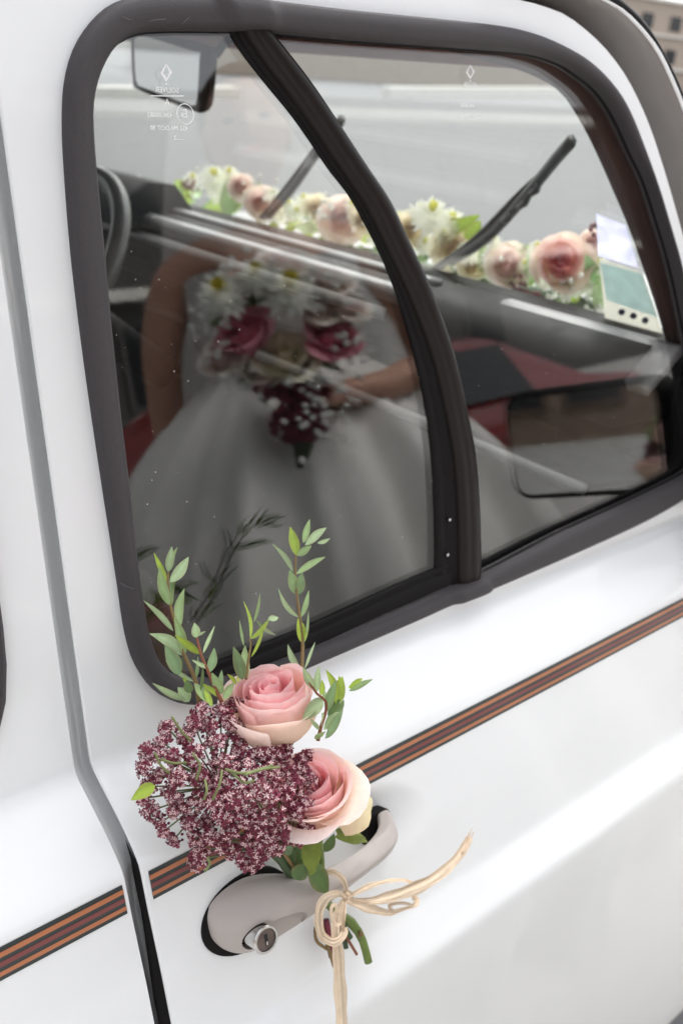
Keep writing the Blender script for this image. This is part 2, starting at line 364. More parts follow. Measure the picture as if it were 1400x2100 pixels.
# folded edge of the door along its rear shut line
zz = np.r_[np.linspace(1.47, .98, 24), np.linspace(.975, .22, 160)]
def skin_y(z): return wy(z) if z > .978 else prof_y(z)
V = []
for z in zz:
    y = skin_y(z); V += [(XE, y-.0001, z), (XE-.0012, y+.0006, z), (XE-.0014, y+.0016, z), (XE-.0006, y+.0030, z), (XE+.012, y+.0045, z)]
mk('door_edge', V, grid_faces(len(zz), 5), M['paint'], car)
# rear door and the rebate between both
XP = .2337
rw_in = [Wn(p, -.001) for p in smooth_curve([(-900, 1500), (-500, 1570), (-200, 1600), (-60, 1570), (-12, 1500), (4, 1420), (5, 1370), (-4, 1270), (-30, 1090), (-70, 780), (-110, 480), (-160, 200), (-260, 100), (-500, 60), (-800, 80), (-1000, 500)], 60, True)]
rear = plate_with_hole('rear_door', [np.array([XP, wy(.975), .975]), np.array([XP, wy(1.47), 1.47]), np.array([-1.2, wy(1.47), 1.47]), np.array([-1.2, wy(.975), .975])], [np.array(rw_in)], M['paint'], car)
lower_skin('rear_flank', -1.2, XP, 60, car)
ri = np.array(rw_in); rc = ri.mean(0)
rr_ = [ri*(1-s)+rc*s-NWu*w for s, w in ((-.004, -.001), (0, .007), (.03, .010), (.07, .008), (.085, -.006))]
rs = mk('rear_window_seal', np.vstack(rr_), grid_faces(5, 60, True), M['seal'], car); fixn(rs.data)
mk('rear_window_pane', [p+NWu*.002 for p in ri], [tuple(range(60))], M['glass'], car, False)
V = []
for z in zz:
    y = skin_y(z); k = np.clip((.935-z)/.05, 0, 1); dp = .017+.010*k
    tg = unit([0, skin_y(z+.004)-skin_y(z-.004), .008]); nn_ = np.array([0, tg[2], -tg[1]])
    for s in np.linspace(0, 1, 9):
        x = XP+(XE+.008-XP)*s; V.append(np.array([x, y, z])+nn_*(.0004+dp*(1-(1-s)**2.2)))
mk('door_rebate', V, [f[::-1] for f in grid_faces(len(zz), 9)], M['paint'], car)
V = []
zl = np.linspace(.925, .24, 60)
for z in zl:
    y = prof_y(z); k = np.clip((.925-z)/.09, 0, 1)
    V += [(XE+.004, y+.003, z), (XE-.0010-.0046*k, y+.0032+.003*k, z), (XE-.0014-.0050*k, y+.006+.004*k, z), (XE+.002, y+.022, z)]
mk('edge_seal', V, grid_faces(60, 4), M['seal_dark'], car)

# pin stripe: five dark lines, two orange and one red between them, laid 0.4 mm proud
def band(name, x0, x1, z0, z1, m, parent, lift):
    n = 40; xs = np.linspace(x0, x1, n); V = []
    for z in np.linspace(z0, z1, 6):
        y0, y1 = prof_y(z-.002), prof_y(z+.002); nrm = unit([0, -.004, (y1-y0)])
        for x in xs: V.append(np.array([x, prof_y(z)+dish(x, z)*(x0 > .24), z])+nrm*lift)
    o = mk(name, V, grid_faces(6, n), m, parent); return o
for (x0, x1, lb) in ((XE+.0032, 1.12, 'front'), (-1.1, XP-.0025, 'rear')):
    zt_, zb_ = .9175, .8985; u = (zt_-zb_)
    base = band('pinstripe', x0, x1, zb_, zt_, M['st_dark'], car, .0004)
    for a, b, m in ((.15, .31, 'st_orange'), (.44, .60, 'st_red'), (.73, .87, 'st_orange')):
        band('stripe_line', x0+.00005, x1, zt_-b*u, zt_-a*u, M[m], base, .0007)

# panes, divider, etched marks
def pane(name, px, w, inset=None):
    P = [Wn(p, w) for p in px]; P = np.array(P); n = len(P); Q = P+NWu*.0038
    o = mk(name, list(P)+list(Q), [tuple(range(n)), tuple(range(2*n-1, n-1, -1))]+[(i, n+i, n+(i+1) % n, (i+1) % n) for i in range(n)], M['glass'], car, False)
    fixn(o.data); return o
DL = [(470, 40), (494, 94), (538, 154), (600, 230), (640, 286), (680, 346), (720, 398), (756, 462), (785, 520), (812, 585), (840, 670), (868, 780), (885, 880), (893, 970), (897, 1080), (897, 1175), (896, 1205)]
DR = [(540, 40), (560, 68), (588, 102), (632, 158), (676, 222), (720, 290), (760, 350), (800, 410), (840, 495), (880, 580), (915, 675), (938, 750), (960, 850), (977, 950), (984, 1050), (986, 1130), (986, 1192)]
DM = [(488, 30), (506, 75), (548, 138), (596, 200), (640, 262), (678, 318), (716, 374), (754, 432), (790, 505), (826, 580), (860, 660), (888, 740), (912, 840), (930, 940), (938, 1040), (940, 1120), (940, 1200)]
nD = 60
dl, dr, dm = (smooth_curve(q, nD) for q in (DL, DR, DM))
rear_px = list(smooth_curve(INN, 200, True)); cen = np.array([620, 640.])
left_px = [p for p in smooth_curve([(380, 1400), (330, 1375), (296, 1310), (270, 1150), (232, 800), (200, 480), (178, 240), (190, 130), (240, 66), (330, 48), (480, 48)], 60)]
pane('window_pane', left_px+[(p[0]+14, p[1]) for p in dl[3:]]+[(880, 1225), (640, 1340), (430, 1405)], -.0042)
right_px = [(p[0]-14, p[1]) for p in dr[::-1]]+[tuple(p) for p in smooth_curve([(560, 50), (720, 66), (880, 80), (1000, 88), (1090, 96), (1160, 116), (1235, 165), (1290, 250), (1345, 390), (1385, 520), (1415, 650), (1445, 820), (1450, 930), (1420, 985), (1310, 1040), (1150, 1110), (1000, 1190)], 60)]
pane('front_pane', right_px, -.0096)
# divider bar: rounded rubber-clad bar between the curved edges
V = []
for i in range(nD):
    a, b = Wn(dm[i]), Wn(dr[i])
    for s, w in ((0, -.006), (.02, .0005), (.10, .0028), (.30, .0044), (.42, .0036), (.5, .0046), (.72, .0048), (.90, .0030), (.98, -.001), (1, -.010)):
        V.append(a*(1-s)+b*s-NWu*w)
dv = mk('window_divider', V, grid_faces(nD, 10), M['divider'], car); fixn(dv.data)
V = []
for i in range(nD):
    a, b = Wn(dl[i]), Wn(dm[i])
    for s, w in ((0, -.0042), (.05, -.0022), (.45, -.0018), (.5, -.003), (.62, -.0015), (1.08, -.001)):
        V.append(a*(1-s)+b*s-NWu*w)
dg = mk('divider_gasket', V, grid_faces(nD, 6), M['seal_dark'], dv)
# felt channel under the sliding pane
cpx = smooth_curve([(425, 1374), (470, 1356), (520, 1336), (640, 1288), (760, 1232), (850, 1191), (925, 1160)], 40)
V = []
for p in cpx:
    for dy, w in ((-9, -.0040), (-5, -.0018), (2, -.0016), (8, -.0032), (13, -.0012), (20, .0000), (40, .0008)):
        V.append(Wn((p[0], p[1]+dy), w))
mk('glass_channel', V, grid_faces(40, 7), M['seal_dark'], seal)
for p in ((921, 1066), (917, 1138)):
    c = Wn(p, -.0005); q = unit([1, 0, 0]); v, f = tube_geo([c+NWu*.001, c-NWu*.0012, c-NWu*.0016], [.0016, .0014, .0004], 8); mk('screw', v, f, M['chrome'], dv)

def text_mesh(name, txt, size, px, w, parent, m, mirror=True, shear=0, scale_px=None, right=None, thick=.00006):
    """lettering printed on the glass, read from inside, so mirrored"""
    cu = bpy.data.curves.new(name, 'FONT'); cu.body = txt; cu.size = 1.0; cu.align_x = 'CENTER'; cu.align_y = 'CENTER'; cu.resolution_u = 3
    tmp = bpy.data.objects.new('tmp', cu); C.objects.link(tmp)
    dg_ = bpy.context.evaluated_depsgraph_get(); me = bpy.data.meshes.new_from_object(tmp.evaluated_get(dg_))
    bpy.data.objects.remove(tmp)
    co = np.array([v.co for v in me.vertices]); c = Wn(px, w); e1 = np.array([-1. if mirror else 1., 0, 0]); e2 = np.array([0, KW, 1.])/np.linalg.norm([0, KW, 1])
    W = c+np.outer(co[:, 0]*size*1.06, e1)+np.outer(co[:, 1]*size, e2)
    me.vertices.foreach_set('co', W.astype(np.float32).ravel()); me.materials.append(m); me.update()
    return link(name, me, parent)
def bars(name, quads, w, m, parent):
    V = []; F = []
    for q in quads:
        b = len(V); V += [Wn(p, w) for p in q]; F.append(tuple(range(b, b+len(q))))
    return mk(name, V, F, m, parent, False)
wp = bpy.data.objects['window_pane']; fp = bpy.data.objects['front_pane']
WE = -.0041
def emblem(cx, cy, s, parent, w):
    q = lambda *p: [(cx+a*s, cy+b*s) for a, b in p]
    bars('emblem', [q((0, -20), (-13, 2), (-7, 2), (-1, -12)), q((0, -20), (13, 0), (7, 1), (1, -13)), q((-13, 2), (0, 22), (1, 14), (-7, 2)), q((13, 0), (0, 22), (2, 12), (7, 1)),
                    q((-2, 25), (2, 25), (2, 28), (-2, 28))], w, M['etch'], parent)
emblem(341, 147, .92, wp, WE)
text_mesh('etched_word', 'SOLIVER', .0043, (343, 184), WE, wp, M['etch'])
bars('etched_line', [[(309, 194.6), (377, 195), (377, 197), (309, 196.6)]], WE, M['etch'], wp)
text_mesh('etched_letter', 'A', .0044, (343, 208), WE, wp, M['etch'])
text_mesh('etched_approval', 'E', .0068, (380, 233), WE, wp, M['etch']); text_mesh('etched_approval', '6', .0036, (373.5, 234), WE, wp, M['etch'])
V = []; F = []; c = Wn((380, 233), WE); e2 = np.array([0, KW, 1])/np.linalg.norm([0, KW, 1])
for i in range(40):
    a = 2*math.pi*i/40
    for r in (.0058, .0063): V.append(c+np.array([1, 0, 0])*math.cos(a)*r+e2*math.sin(a)*r*.98)
mk('etched_ring', V, [(2*i, 2*i+1, (2*i+3) % 80, (2*i+2) % 80) for i in range(40)], M['etch'], wp, False)
text_mesh('etched_number', '43R-00082', .0039, (328, 235), WE, wp, M['etch'])
text_mesh('etched_number', '452 M4 DOT 90', .0038, (347, 262), WE, wp, M['etch'])
text_mesh('etched_number', '......2', .0036, (366, 282), WE, wp, M['etch'])
WF = -.0095
emblem(964, 146, .72, fp, WF); text_mesh('etched_word', 'SOLIVER', .0038, (964, 172), WF, fp, M['etch'])
text_mesh('etched_number', '43R-00082', .0036, (958, 216), WF, fp, M['etch']); text_mesh('etched_number', '452 M4 DOT 90', .0033, (966, 238), WF, fp, M['etch'])

# rain gutter and windscreen rubber ahead of the door frame
def sweep(name, px_a, px_b, prof, m, parent, n=50):
    a, b = smooth_curve(px_a, n), smooth_curve(px_b, n); V = []
    for i in range(n):
        A, B = Wn(a[i]), Wn(b[i])
        for s, w in prof: V.append(A*(1-s)+B*s-NWu*w)
    o = mk(name, V, grid_faces(n, len(prof)), m, parent); fixn(o.data); return o
rgs = np.random.RandomState(3); b = MB()
for k in range(230):                                   # dried drops and dust on the glass
    q = (rgs.uniform(205, 890), rgs.uniform(420, 1300)) if k < 150 else (rgs.uniform(900, 1400), rgs.uniform(350, 1050))
    c = Wn(q, -.0040 if k < 150 else -.0094); r = .00018+.00042*rgs.rand()**3
    b.add([c+np.array([math.cos(a)*r, 0, 0])+e2*math.sin(a)*r*rgs.uniform(.7, 1.3) for a in np.linspace(0, 6.283, 7)[:-1]], [tuple(range(6))])
tag(b.build('dust_specks', mat('dust', (.42, .41, .39), .9), wp, False), kind='stuff')
for k, pts in enumerate([[(250, 33), (258, 36), (268, 40)], [(306, 43), (322, 39), (340, 38)], [(372, 48), (382, 40), (388, 34)], [(247, 1196), (262, 1204), (276, 1208)], [(1120, 1106), (1150, 1090), (1166, 1084)]]):
    tube('scuff', [Wn(p, .0101) for p in pts], .00016, mat('scuff', (.15, .145, .145), .8) if k == 0 else bpy.data.materials['scuff'], seal, 4)
G1 = [(940, -22), (1060, -3), (1129, 17), (1171, 37), (1229, 86), (1271, 137), (1300, 186), (1329, 251), (1351, 314), (1377, 400), (1428, 590), (1475, 800)]
G2 = [(1000, -60), (1140, -22), (1200, -10), (1223, 0), (1271, 29), (1329, 94), (1366, 166), (1400, 251), (1430, 340), (1462, 470), (1510, 700), (1540, 900)]
G3 = [(1020, -100), (1190, -70), (1255, -18), (1274, 0), (1314, 37), (1349, 89), (1380, 149), (1408, 215), (1440, 300), (1490, 470), (1540, 700), (1570, 900)]
sweep('door_gap', G1, G2, ((-.15, -.006), (.0, -.008), (.12, -.012), (.2, -.012)), M['gap_dark'], car)
sweep('roof_gutter', G1, G2, ((.10, -.020), (.16, -.021), (.28, -.019), (.40, -.014), (.52, -.007), (.64, -.001), (.76, .004), (.86, .007), (.93, .0078)), M['gutter_shade'], car)
sweep('gutter_lip', G1, G2, ((.90, .0068), (.93, .0092), (.97, .0095), (1.0, .006)), M['paint'], car)
sweep('windscreen_rubber', G2, G3, ((-.02, -.002), (.05, .004), (.5, .006), (.95, .002), (1.0, -.02)), M['seal_dark'], car)

# ---- handle
def loft(stations, back, sub=2):
    V = []; 
    for (u, (tv, tw), (rv, rw), (bv, bw)), bk in zip(stations, back):
        top_b = (tv+.001, bk); bot_b = (bv-.0005, bk)
        ring = [top_b, (tv, tw*.55+bk*.45), (tv-.0012, tw), (tv*.35+rv*.65, tw*.25+rw*.75), (rv, rw), (rv*.8+bv*.2, rw*.9+bw*.1), (rv*.25+bv*.75, rw*.28+bw*.72), (bv, bw), bot_b, ((tv+bv)/2, bk)]
        V += [uvw(u, v, w) for v, w in ring]
    return V
ST = [(.0365, (-.052, .0015), (-.056, .0030), (-.060, .0015)), (.0375, (-.047, .004), (-.056, .007), (-.066, .004)), (.042, (-.041, .006), (-.057, .013), (-.075, .006)), (.053, (-.036, .010), (-.058, .0215), (-.085, .009)), (.068, (-.034, .015), (-.057, .0275), (-.0885, .010)),
      (.085, (-.0385, .019), (-.056, .0305), (-.087, .010)), (.105, (-.047, .022), (-.059, .0320), (-.084, .013)), (.13, (-.0525, .0235), (-.0615, .0330), (-.076, .020)), (.155, (-.0525, .0235), (-.0605, .0330), (-.0715, .022)),
      (.174, (-.0490, .0240), (-.0575, .0320), (-.0695, .022)), (.188, (-.0455, .0235), (-.056, .0290), (-.0685, .020)), (.1975, (-.0440, .016), (-.0555, .0200), (-.0675, .013)), (.2045, (-.0440, .006), (-.0555, .008), (-.0675, .004)), (.2065, (-.0440, -.002), (-.0555, -.001), (-.0675, -.003))]
BK = [0, 0, 0, 0, 0, .001, .014, .0200, .0200, .0190, .0110, -.006, -.010, -.012]
V = loft(ST, BK); nr = len(ST)
F = grid_faces(nr, 10, True)+[tuple(range(9, -1, -1)), tuple((nr-1)*10+j for j in range(10))]
handle = mk('door_handle', V, F, M['taupe'], car); fixn(handle.data)
ms = handle.modifiers.new('smooth', 'SUBSURF'); ms.levels = 3; ms.render_levels = 3
# scoop round the lock
v, f = tube_geo([uvw(.0640, -.0708, .0012), uvw(.0640, -.0708, .06)], .0116, 40); cut = mk('cutter', v, f, M['taupe']); fixn(cut.data)
bo = handle.modifiers.new('scoop', 'BOOLEAN'); bo.operation = 'DIFFERENCE'; bo.object = cut; bo.solver = 'EXACT'
_o = [uvw(.0805+.0245*math.cos(a), -.0752+.0128*math.sin(a)+.0035*math.cos(a)*-1, .0065+.006*(1+math.cos(a))/2) for a in np.linspace(0, 2*math.pi, 48, endpoint=False)]
cut2 = mk('cutter', _o+[p-NLu*.06 for p in _o], [tuple(range(48)), tuple(range(95, 47, -1))]+[(i, 48+i, 48+(i+1) % 48, (i+1) % 48) for i in range(48)], M['taupe']); fixn(cut2.data)
bo = handle.modifiers.new('scoop2', 'BOOLEAN'); bo.operation = 'DIFFERENCE'; bo.object = cut2; bo.solver = 'EXACT'
dgr = bpy.context.evaluated_depsgraph_get(); me = bpy.data.meshes.new_from_object(handle.evaluated_get(dgr)); handle.modifiers.clear(); handle.data = me
bpy.data.objects.remove(cut); bpy.data.objects.remove(cut2)
me.polygons.foreach_set('use_smooth', [True]*len(me.polygons))
def crisp(o, deg=38):
    b = bmesh.new(); b.from_mesh(o.data)
    for e in b.edges:
        if len(e.link_faces) == 2 and e.calc_face_angle(0) > R_(deg): e.smooth = False
    b.to_mesh(o.data); b.free()
crisp(handle)
def disc(name, cu, cv, ru, rv, w0, w1, m, parent, n=48, bevel=.0006, rot=0.):
    out = []
    for i in range(n):
        a = 2*math.pi*i/n; x, y = ru*math.cos(a), rv*math.sin(a)
        out.append(uvw(cu+x*math.cos(rot)-y*math.sin(rot), cv+x*math.sin(rot)+y*math.cos(rot), w0))
    return solid(name, out, -NLu*(w1-w0), m, parent, bevel, True)
disc('gasket', .0690, -.0615, .0380, .0276, -.004, .0022, M['seal_dark'], handle)
gz = []
for a in np.linspace(0, 2*math.pi, 40, endpoint=False):
    gz.append(uvw(.1945+.0125*np.sign(math.cos(a))*abs(math.cos(a))**.5, -.0562+.0138*np.sign(math.sin(a))*abs(math.sin(a))**.5, -.013))
solid('gasket', gz, -NLu*.0155, M['seal_dark'], handle, .0006, True)
LC_ = (.0628, -.0694)
def lk_(ws_): return [uvw(LC_[0], LC_[1], w) for w in ws_]
v, f = tube_geo(lk_((.000, .0275, .0282, .0286)), [.0089, .0089, .0085, .0080], 40, False); lock = mk('lock_cylinder', v, f, M['chrome'], handle); crisp(lock)
v, f = tube_geo(lk_((.0276, .0288, .0295, .02955, .02956)), [.0092, .0097, .0091, .0082, .0078], 40, False); crisp(mk('lock_ring', v, f, M['chrome'], handle))
v, f = tube_geo(lk_((.02, .0288, .0290)), [.0078, .0078, .0074], 40, True); face = mk('lock_face', v, f, M['chrome_face'], handle); crisp(face)
def ubox(name, u0, u1, v0, v1, w0, w1, m, parent):
    P = [uvw(LC_[0]+u0, LC_[1]+v0, w0), uvw(LC_[0]+u1, LC_[1]+v0, w0), uvw(LC_[0]+u1, LC_[1]+v1, w0), uvw(LC_[0]+u0, LC_[1]+v1, w0)]; return solid(name, P, -NLu*(w1-w0), m, parent)
ubox('key_slot', -.0011, .0014, -.0042, .0040, .0240, .02925, M['gap_dark'], handle)
ubox('slot_cover', -.0004, .0007, -.0038, -.0012, .0240, .02940, M['chrome'], handle)

# ---- what the glass shows inside: header, pillar, screen, dash, wheel
wsn = np.array([1, 0, -WSK]); wsn = wsn/np.linalg.norm(wsn)
def wsx(z): return WSB+WSK*z
def wpt(y, z, w=0): return np.array([wsx(z), y, z])+wsn*w
Y0, Y1 = .62, 2*YC-.62
ws = [wpt(Y0-.03, 1.10), wpt(Y1+.05, 1.10), wpt(Y1-.0, 1.43), wpt(Y0+.03, 1.43)]
solid('windscreen', ws, wsn*.005, M['ws_glass'], car)
# header rail above the screen: its lower edge is the dotted band
hp = [(z, dx) for z, dx in ((1.4045, .0), (1.4045, .02), (1.50, .0), (1.50, -.09), (1.425, -.055))]
V = []; ys = np.linspace(.605, 2.10, 12)
for y in ys: V += [(wsx(1.409)+dx, y, z) for z, dx in hp]
mk('header_rail', V, grid_faces(12, 5, True), M['header'], car)
# right pillar seen from inside
pin = smooth_curve([(880, 92), (1000, 126), (1070, 145), (1140, 181), (1180, 232), (1215, 297), (1250, 375), (1288, 465), (1318, 550), (1345, 632), (1368, 715), (1400, 840)], 40)
V = []
for p in pin:
    A = Wn(p, -.055); 
    for dx, dy, dz in ((.03, .012, 0), (0, 0, 0), (0, -.012, .006), (.012, -.024, .022), (.03, -.032, .036), (.05, -.01, .03)): V.append(A+np.array([dx*.6, dy, dz]))
ap = mk('windscreen_pillar', V, grid_faces(40, 6), M['lining'], car); fixn(ap.data)
# roof, far side, floor, rear: the closed cabin
box('roof', (-1.2, .60, 1.47), (.84, 2.07, 1.50), M['paint'], car, .01)
box('headlining', (-1.2, .62, 1.455), (.80, 2.05, 1.468), M['lining'], car, 0)
box('floor_pan', (-1.2, .45, .28), (1.5, 2.25, .33), M['int_black'], car, 0)
box('far_door', (-1.2, 2.08, .3), (1.1, 2.2, .99), M['int_black'], car, .02)
far_pane = box('far_pane', (-.9, 2.09, 1.0), (.95, 2.094, 1.44), M['glass'], car, 0)
for x0, x1 in ((-1.2, -.95), (-.18, -.10)): box('far_pillar', (x0, 2.06, .98), (x1, 2.1, 1.47), M['lining'], car, .01)
V = []
for z in (.95, 1.15, 1.3, 1.46):
    x = wsx(z); V += [(x-.09, 2.13-.2*(z-1.1), z), (x+.02, 2.13-.2*(z-1.1), z), (x+.02, 2.06-.2*(z-1.1), z), (x-.07, 2.06-.2*(z-1.1), z)]
mk('far_windscreen_pillar', V, grid_faces(4, 4, True), M['lining'], car)
box('tail_wall', (-1.22, .5, .3), (-1.18, 2.2, 1.5), M['int_black'], car, 0)
box('bulkhead', (1.02, .47, .3), (1.06, 2.2, 1.10), M['int_black'], car, 0)
box('inner_door_panel', (.28, .505, .4), (1.02, .52, .955), M['int_black'], car, .004)
# dash: cross-car mouldings with pale ridges
def cross(name, prof, m, y0=.56, y1=2.10, parent=car, n=24, bow=.0):
    V = []; ys = np.linspace(y0, y1, n)
    for y in ys:
        b = -bow*((y-YC)/.75)**2
        V += [(x+b, y, z) for x, z in prof]
    k = len(prof)
    o = mk(name, V, grid_faces(n, k, True)+[tuple(range(k)), tuple((n-1)*k+j for j in range(k))][::1], m, parent); fixn(o.data); return o
dash = cross('dashboard', [(1.055, 1.128), (.99, 1.142), (.93, 1.146), (.905, 1.140), (.885, 1.120), (.880, 1.10), (.90, 1.06), (1.04, 1.05)], M['dash'])
cross('dash_ridge', [(.960, 1.145), (.960, 1.152), (.945, 1.153), (.938, 1.145)], M['dash_light'], .88, 1.60, dash)
cross('dash_ridge', [(.905, 1.140), (.900, 1.147), (.888, 1.143), (.884, 1.126)], M['dash_light'], .86, 1.60, dash)
cross('dash_ridge', [(.882, 1.118), (.876, 1.118), (.872, 1.106), (.880, 1.102)], M['dash_light'], .90, 1.72, dash)
cross('dash_strip', [(.972, 1.138), (.972, 1.148), (.956, 1.148), (.910, 1.112), (.920, 1.100)], M['silver'], .535, .775, dash)
sh = cross('parcel_shelf', [(1.03, .99), (.90, 1.0), (.862, 1.008), (.860, .994), (1.03, .97)], M['int_black'])
tube('shelf_rail', [(.856, y, 1.003+.001*math.sin(y*9)) for y in np.linspace(.55, 1.13, 20)], .0065, M['dash_light'], sh)
ih = [(.99, 1.14), (.95, 1.19), (.90, 1.195), (.86, 1.165), (.86, 1.12), (.99, 1.10)]
cross('instrument_hood', ih, M['int_black'], 1.50, 1.96, dash)
# silver strip along the dash near side
P = [onX((1060, 655), .83), onX((1368, 786), .83), onX((1352, 752), .83), onX((1080, 622), .83)]
# steering wheel
wc = np.array([.66, 1.62, 1.035]); ax = unit([-.80, 0, .62]); e1 = unit(np.cross(ax, [0, 1, 0])); e2 = np.array([0, 1., 0])
def wheel_at(px_c, X): return onX(px_c, X)
wc = onX((62, 572), .62)
pts = [wc+.178*(math.cos(a)*e1+math.sin(a)*e2) for a in np.linspace(0, 2*math.pi, 72, endpoint=False)]
V, F = tube_geo(pts+[pts[0], pts[1]], .0135, 12, False); stw = mk('steering_wheel', V, F, M['wheel'], car)
for a in (.5, 2.64, 4.71):
    tube('spoke', [wc+ax*-.03, wc+.09*(math.cos(a)*e1+math.sin(a)*e2)-ax*.02, wc+.172*(math.cos(a)*e1+math.sin(a)*e2)], .009, M['int_black'], stw)
tube('column', [wc-ax*.02, wc-ax*.28], .03, M['int_black'], stw, 12)
# rear view mirror
def mpx(p, d=0): return onX(p, .715)+np.array([d, 0, 0])
mo = [(268, 74), (272, 168), (284, 184), (398, 228), (412, 226), (424, 212), (434, 104), (425, 92), (300, 62), (276, 62)]
mirror = solid('rear_view_mirror', [mpx(p) for p in smooth_curve(mo, 40, True)], (.011, .003, 0), M['int_black'], car, .0015, True)
mg = [(277, 80), (281, 164), (290, 176), (396, 216), (402, 214), (406, 206), (411, 112), (404, 106), (300, 74), (284, 74)]
solid('mirror_glass', [mpx(p, -.0015) for p in smooth_curve(mg, 30, True)], (.001, 0, 0), M['mirror'], mirror)
tube('mirror_stalk', [mpx((424, 112), .012), mpx((430, 86), .02), mpx((425, 40), .06)], .005, M['int_black'], mirror)
# wipers on the outside of the screen
def wiper(arm, blade):
    A = [Ws(p, .022) for p in smooth_curve(arm, 14)]
    w = tube('wiper', A, np.linspace(.0085, .0045, 14), M['wiper'], car, 8, .5)
    B = [Ws(p, .014) for p in smooth_curve(blade, 14)]
    tube('wiper_blade', B, .0055, M['wiper'], w, 6, 1.4)
    return w
w1 = wiper([(892, 552), (975, 490), (1062, 400), (1110, 355)], [(925, 535), (1000, 485), (1080, 398), (1140, 325), (1172, 288)])
for p, q in (((1062, 425), (1085, 398)), ((1088, 396), (1104, 376)), ((1030, 452), (1046, 436))):
    tube('wiper_clip', [Ws(p, .010), Ws(((p[0]+q[0])/2+4, (p[1]+q[1])/2+4), .004), Ws(q, .010)], .004, M['wiper'], w1, 6)
wiper([(540, 445), (580, 395), (625, 335), (668, 275)], [(552, 440), (600, 385), (652, 310), (700, 245)])
# bonnet and cowl beyond the screen
V = []; ys = np.linspace(.50, 2.17, 14); xs = [1.05, 1.12, 1.25, 1.5, 1.9, 2.2]
for x in xs:
    for y in ys: V.append((x, y, 1.085-.02*((y-YC)/.8)**2-.10*max(0, x-1.12)**1.3-(.03 if x == 1.05 else 0)))
mk('bonnet', V, grid_faces(len(xs), 14), M['paint'], car)
cross('windscreen_sill', [(1.03, 1.128), (1.075, 1.134), (1.09, 1.10), (1.03, 1.08)], M['seal_dark'])
# parking stickers inside the screen
st = solid('screen_sticker', [Ws(p, -.004) for p in ((1240, 655), (1362, 694), (1338, 622), (1316, 560), (1228, 530), (1234, 590))], wsn*.0006, M['sticker_white'], car)
solid('sticker_field', [Ws(p, -.0048) for p in ((1244, 615), (1346, 650), (1315, 562), (1230, 538))], wsn*.0006, M['sticker_teal'], st)
for p in ((1274, 640), (1298, 648), (1322, 657)):
    solid('sticker_dot', [Ws((p[0]+7*math.cos(a), p[1]+6.5*math.sin(a)), -.0056) for a in np.linspace(0, 2*math.pi, 16, endpoint=False)], wsn*.0006, M['sticker_navy'], st)
s2 = solid('screen_sticker', [Ws(p, -.004) for p in ((1226, 525), (1308, 548), (1283, 462), (1222, 438))], wsn*.0006, M['sticker_lilac'], car)
# door mirror, ahead of the frame; the glass reflects it
mc = np.array([.972, .392, 1.050]); n_m = unit([-.95, .22, .03]); m1 = unit(np.cross(n_m, [0, 0, 1])); m2 = np.cross(m1, n_m)
def rrect(hw, hh, r, n=8):
    o = []
    for cx, cyy, a0 in ((hw-r, hh-r, 0), (-hw+r, hh-r, 90), (-hw+r, -hh+r, 180), (hw-r, -hh+r, 270)):
        for k in range(n+1):
            a = R_(a0+90*k/n); o.append((cx+r*math.cos(a), cyy+r*math.sin(a)))
    return o
sm = solid('side_mirror', [mc+m1*a+m2*b for a, b in rrect(.104, .068, .024)], -n_m*.05, M['int_black'], car, .012, True)
solid('side_mirror_glass', [mc+n_m*.002+m1*a+m2*b for a, b in rrect(.095, .060, .020)], -n_m*.001, M['mirror'], sm)
tube('mirror_arm', [mc-n_m*.03-m2*.04, mc-n_m*.03-m2*.07+np.array([.02, .06, 0]), np.array([1.0, .50, .985])], .014, M['int_black'], sm, 10)

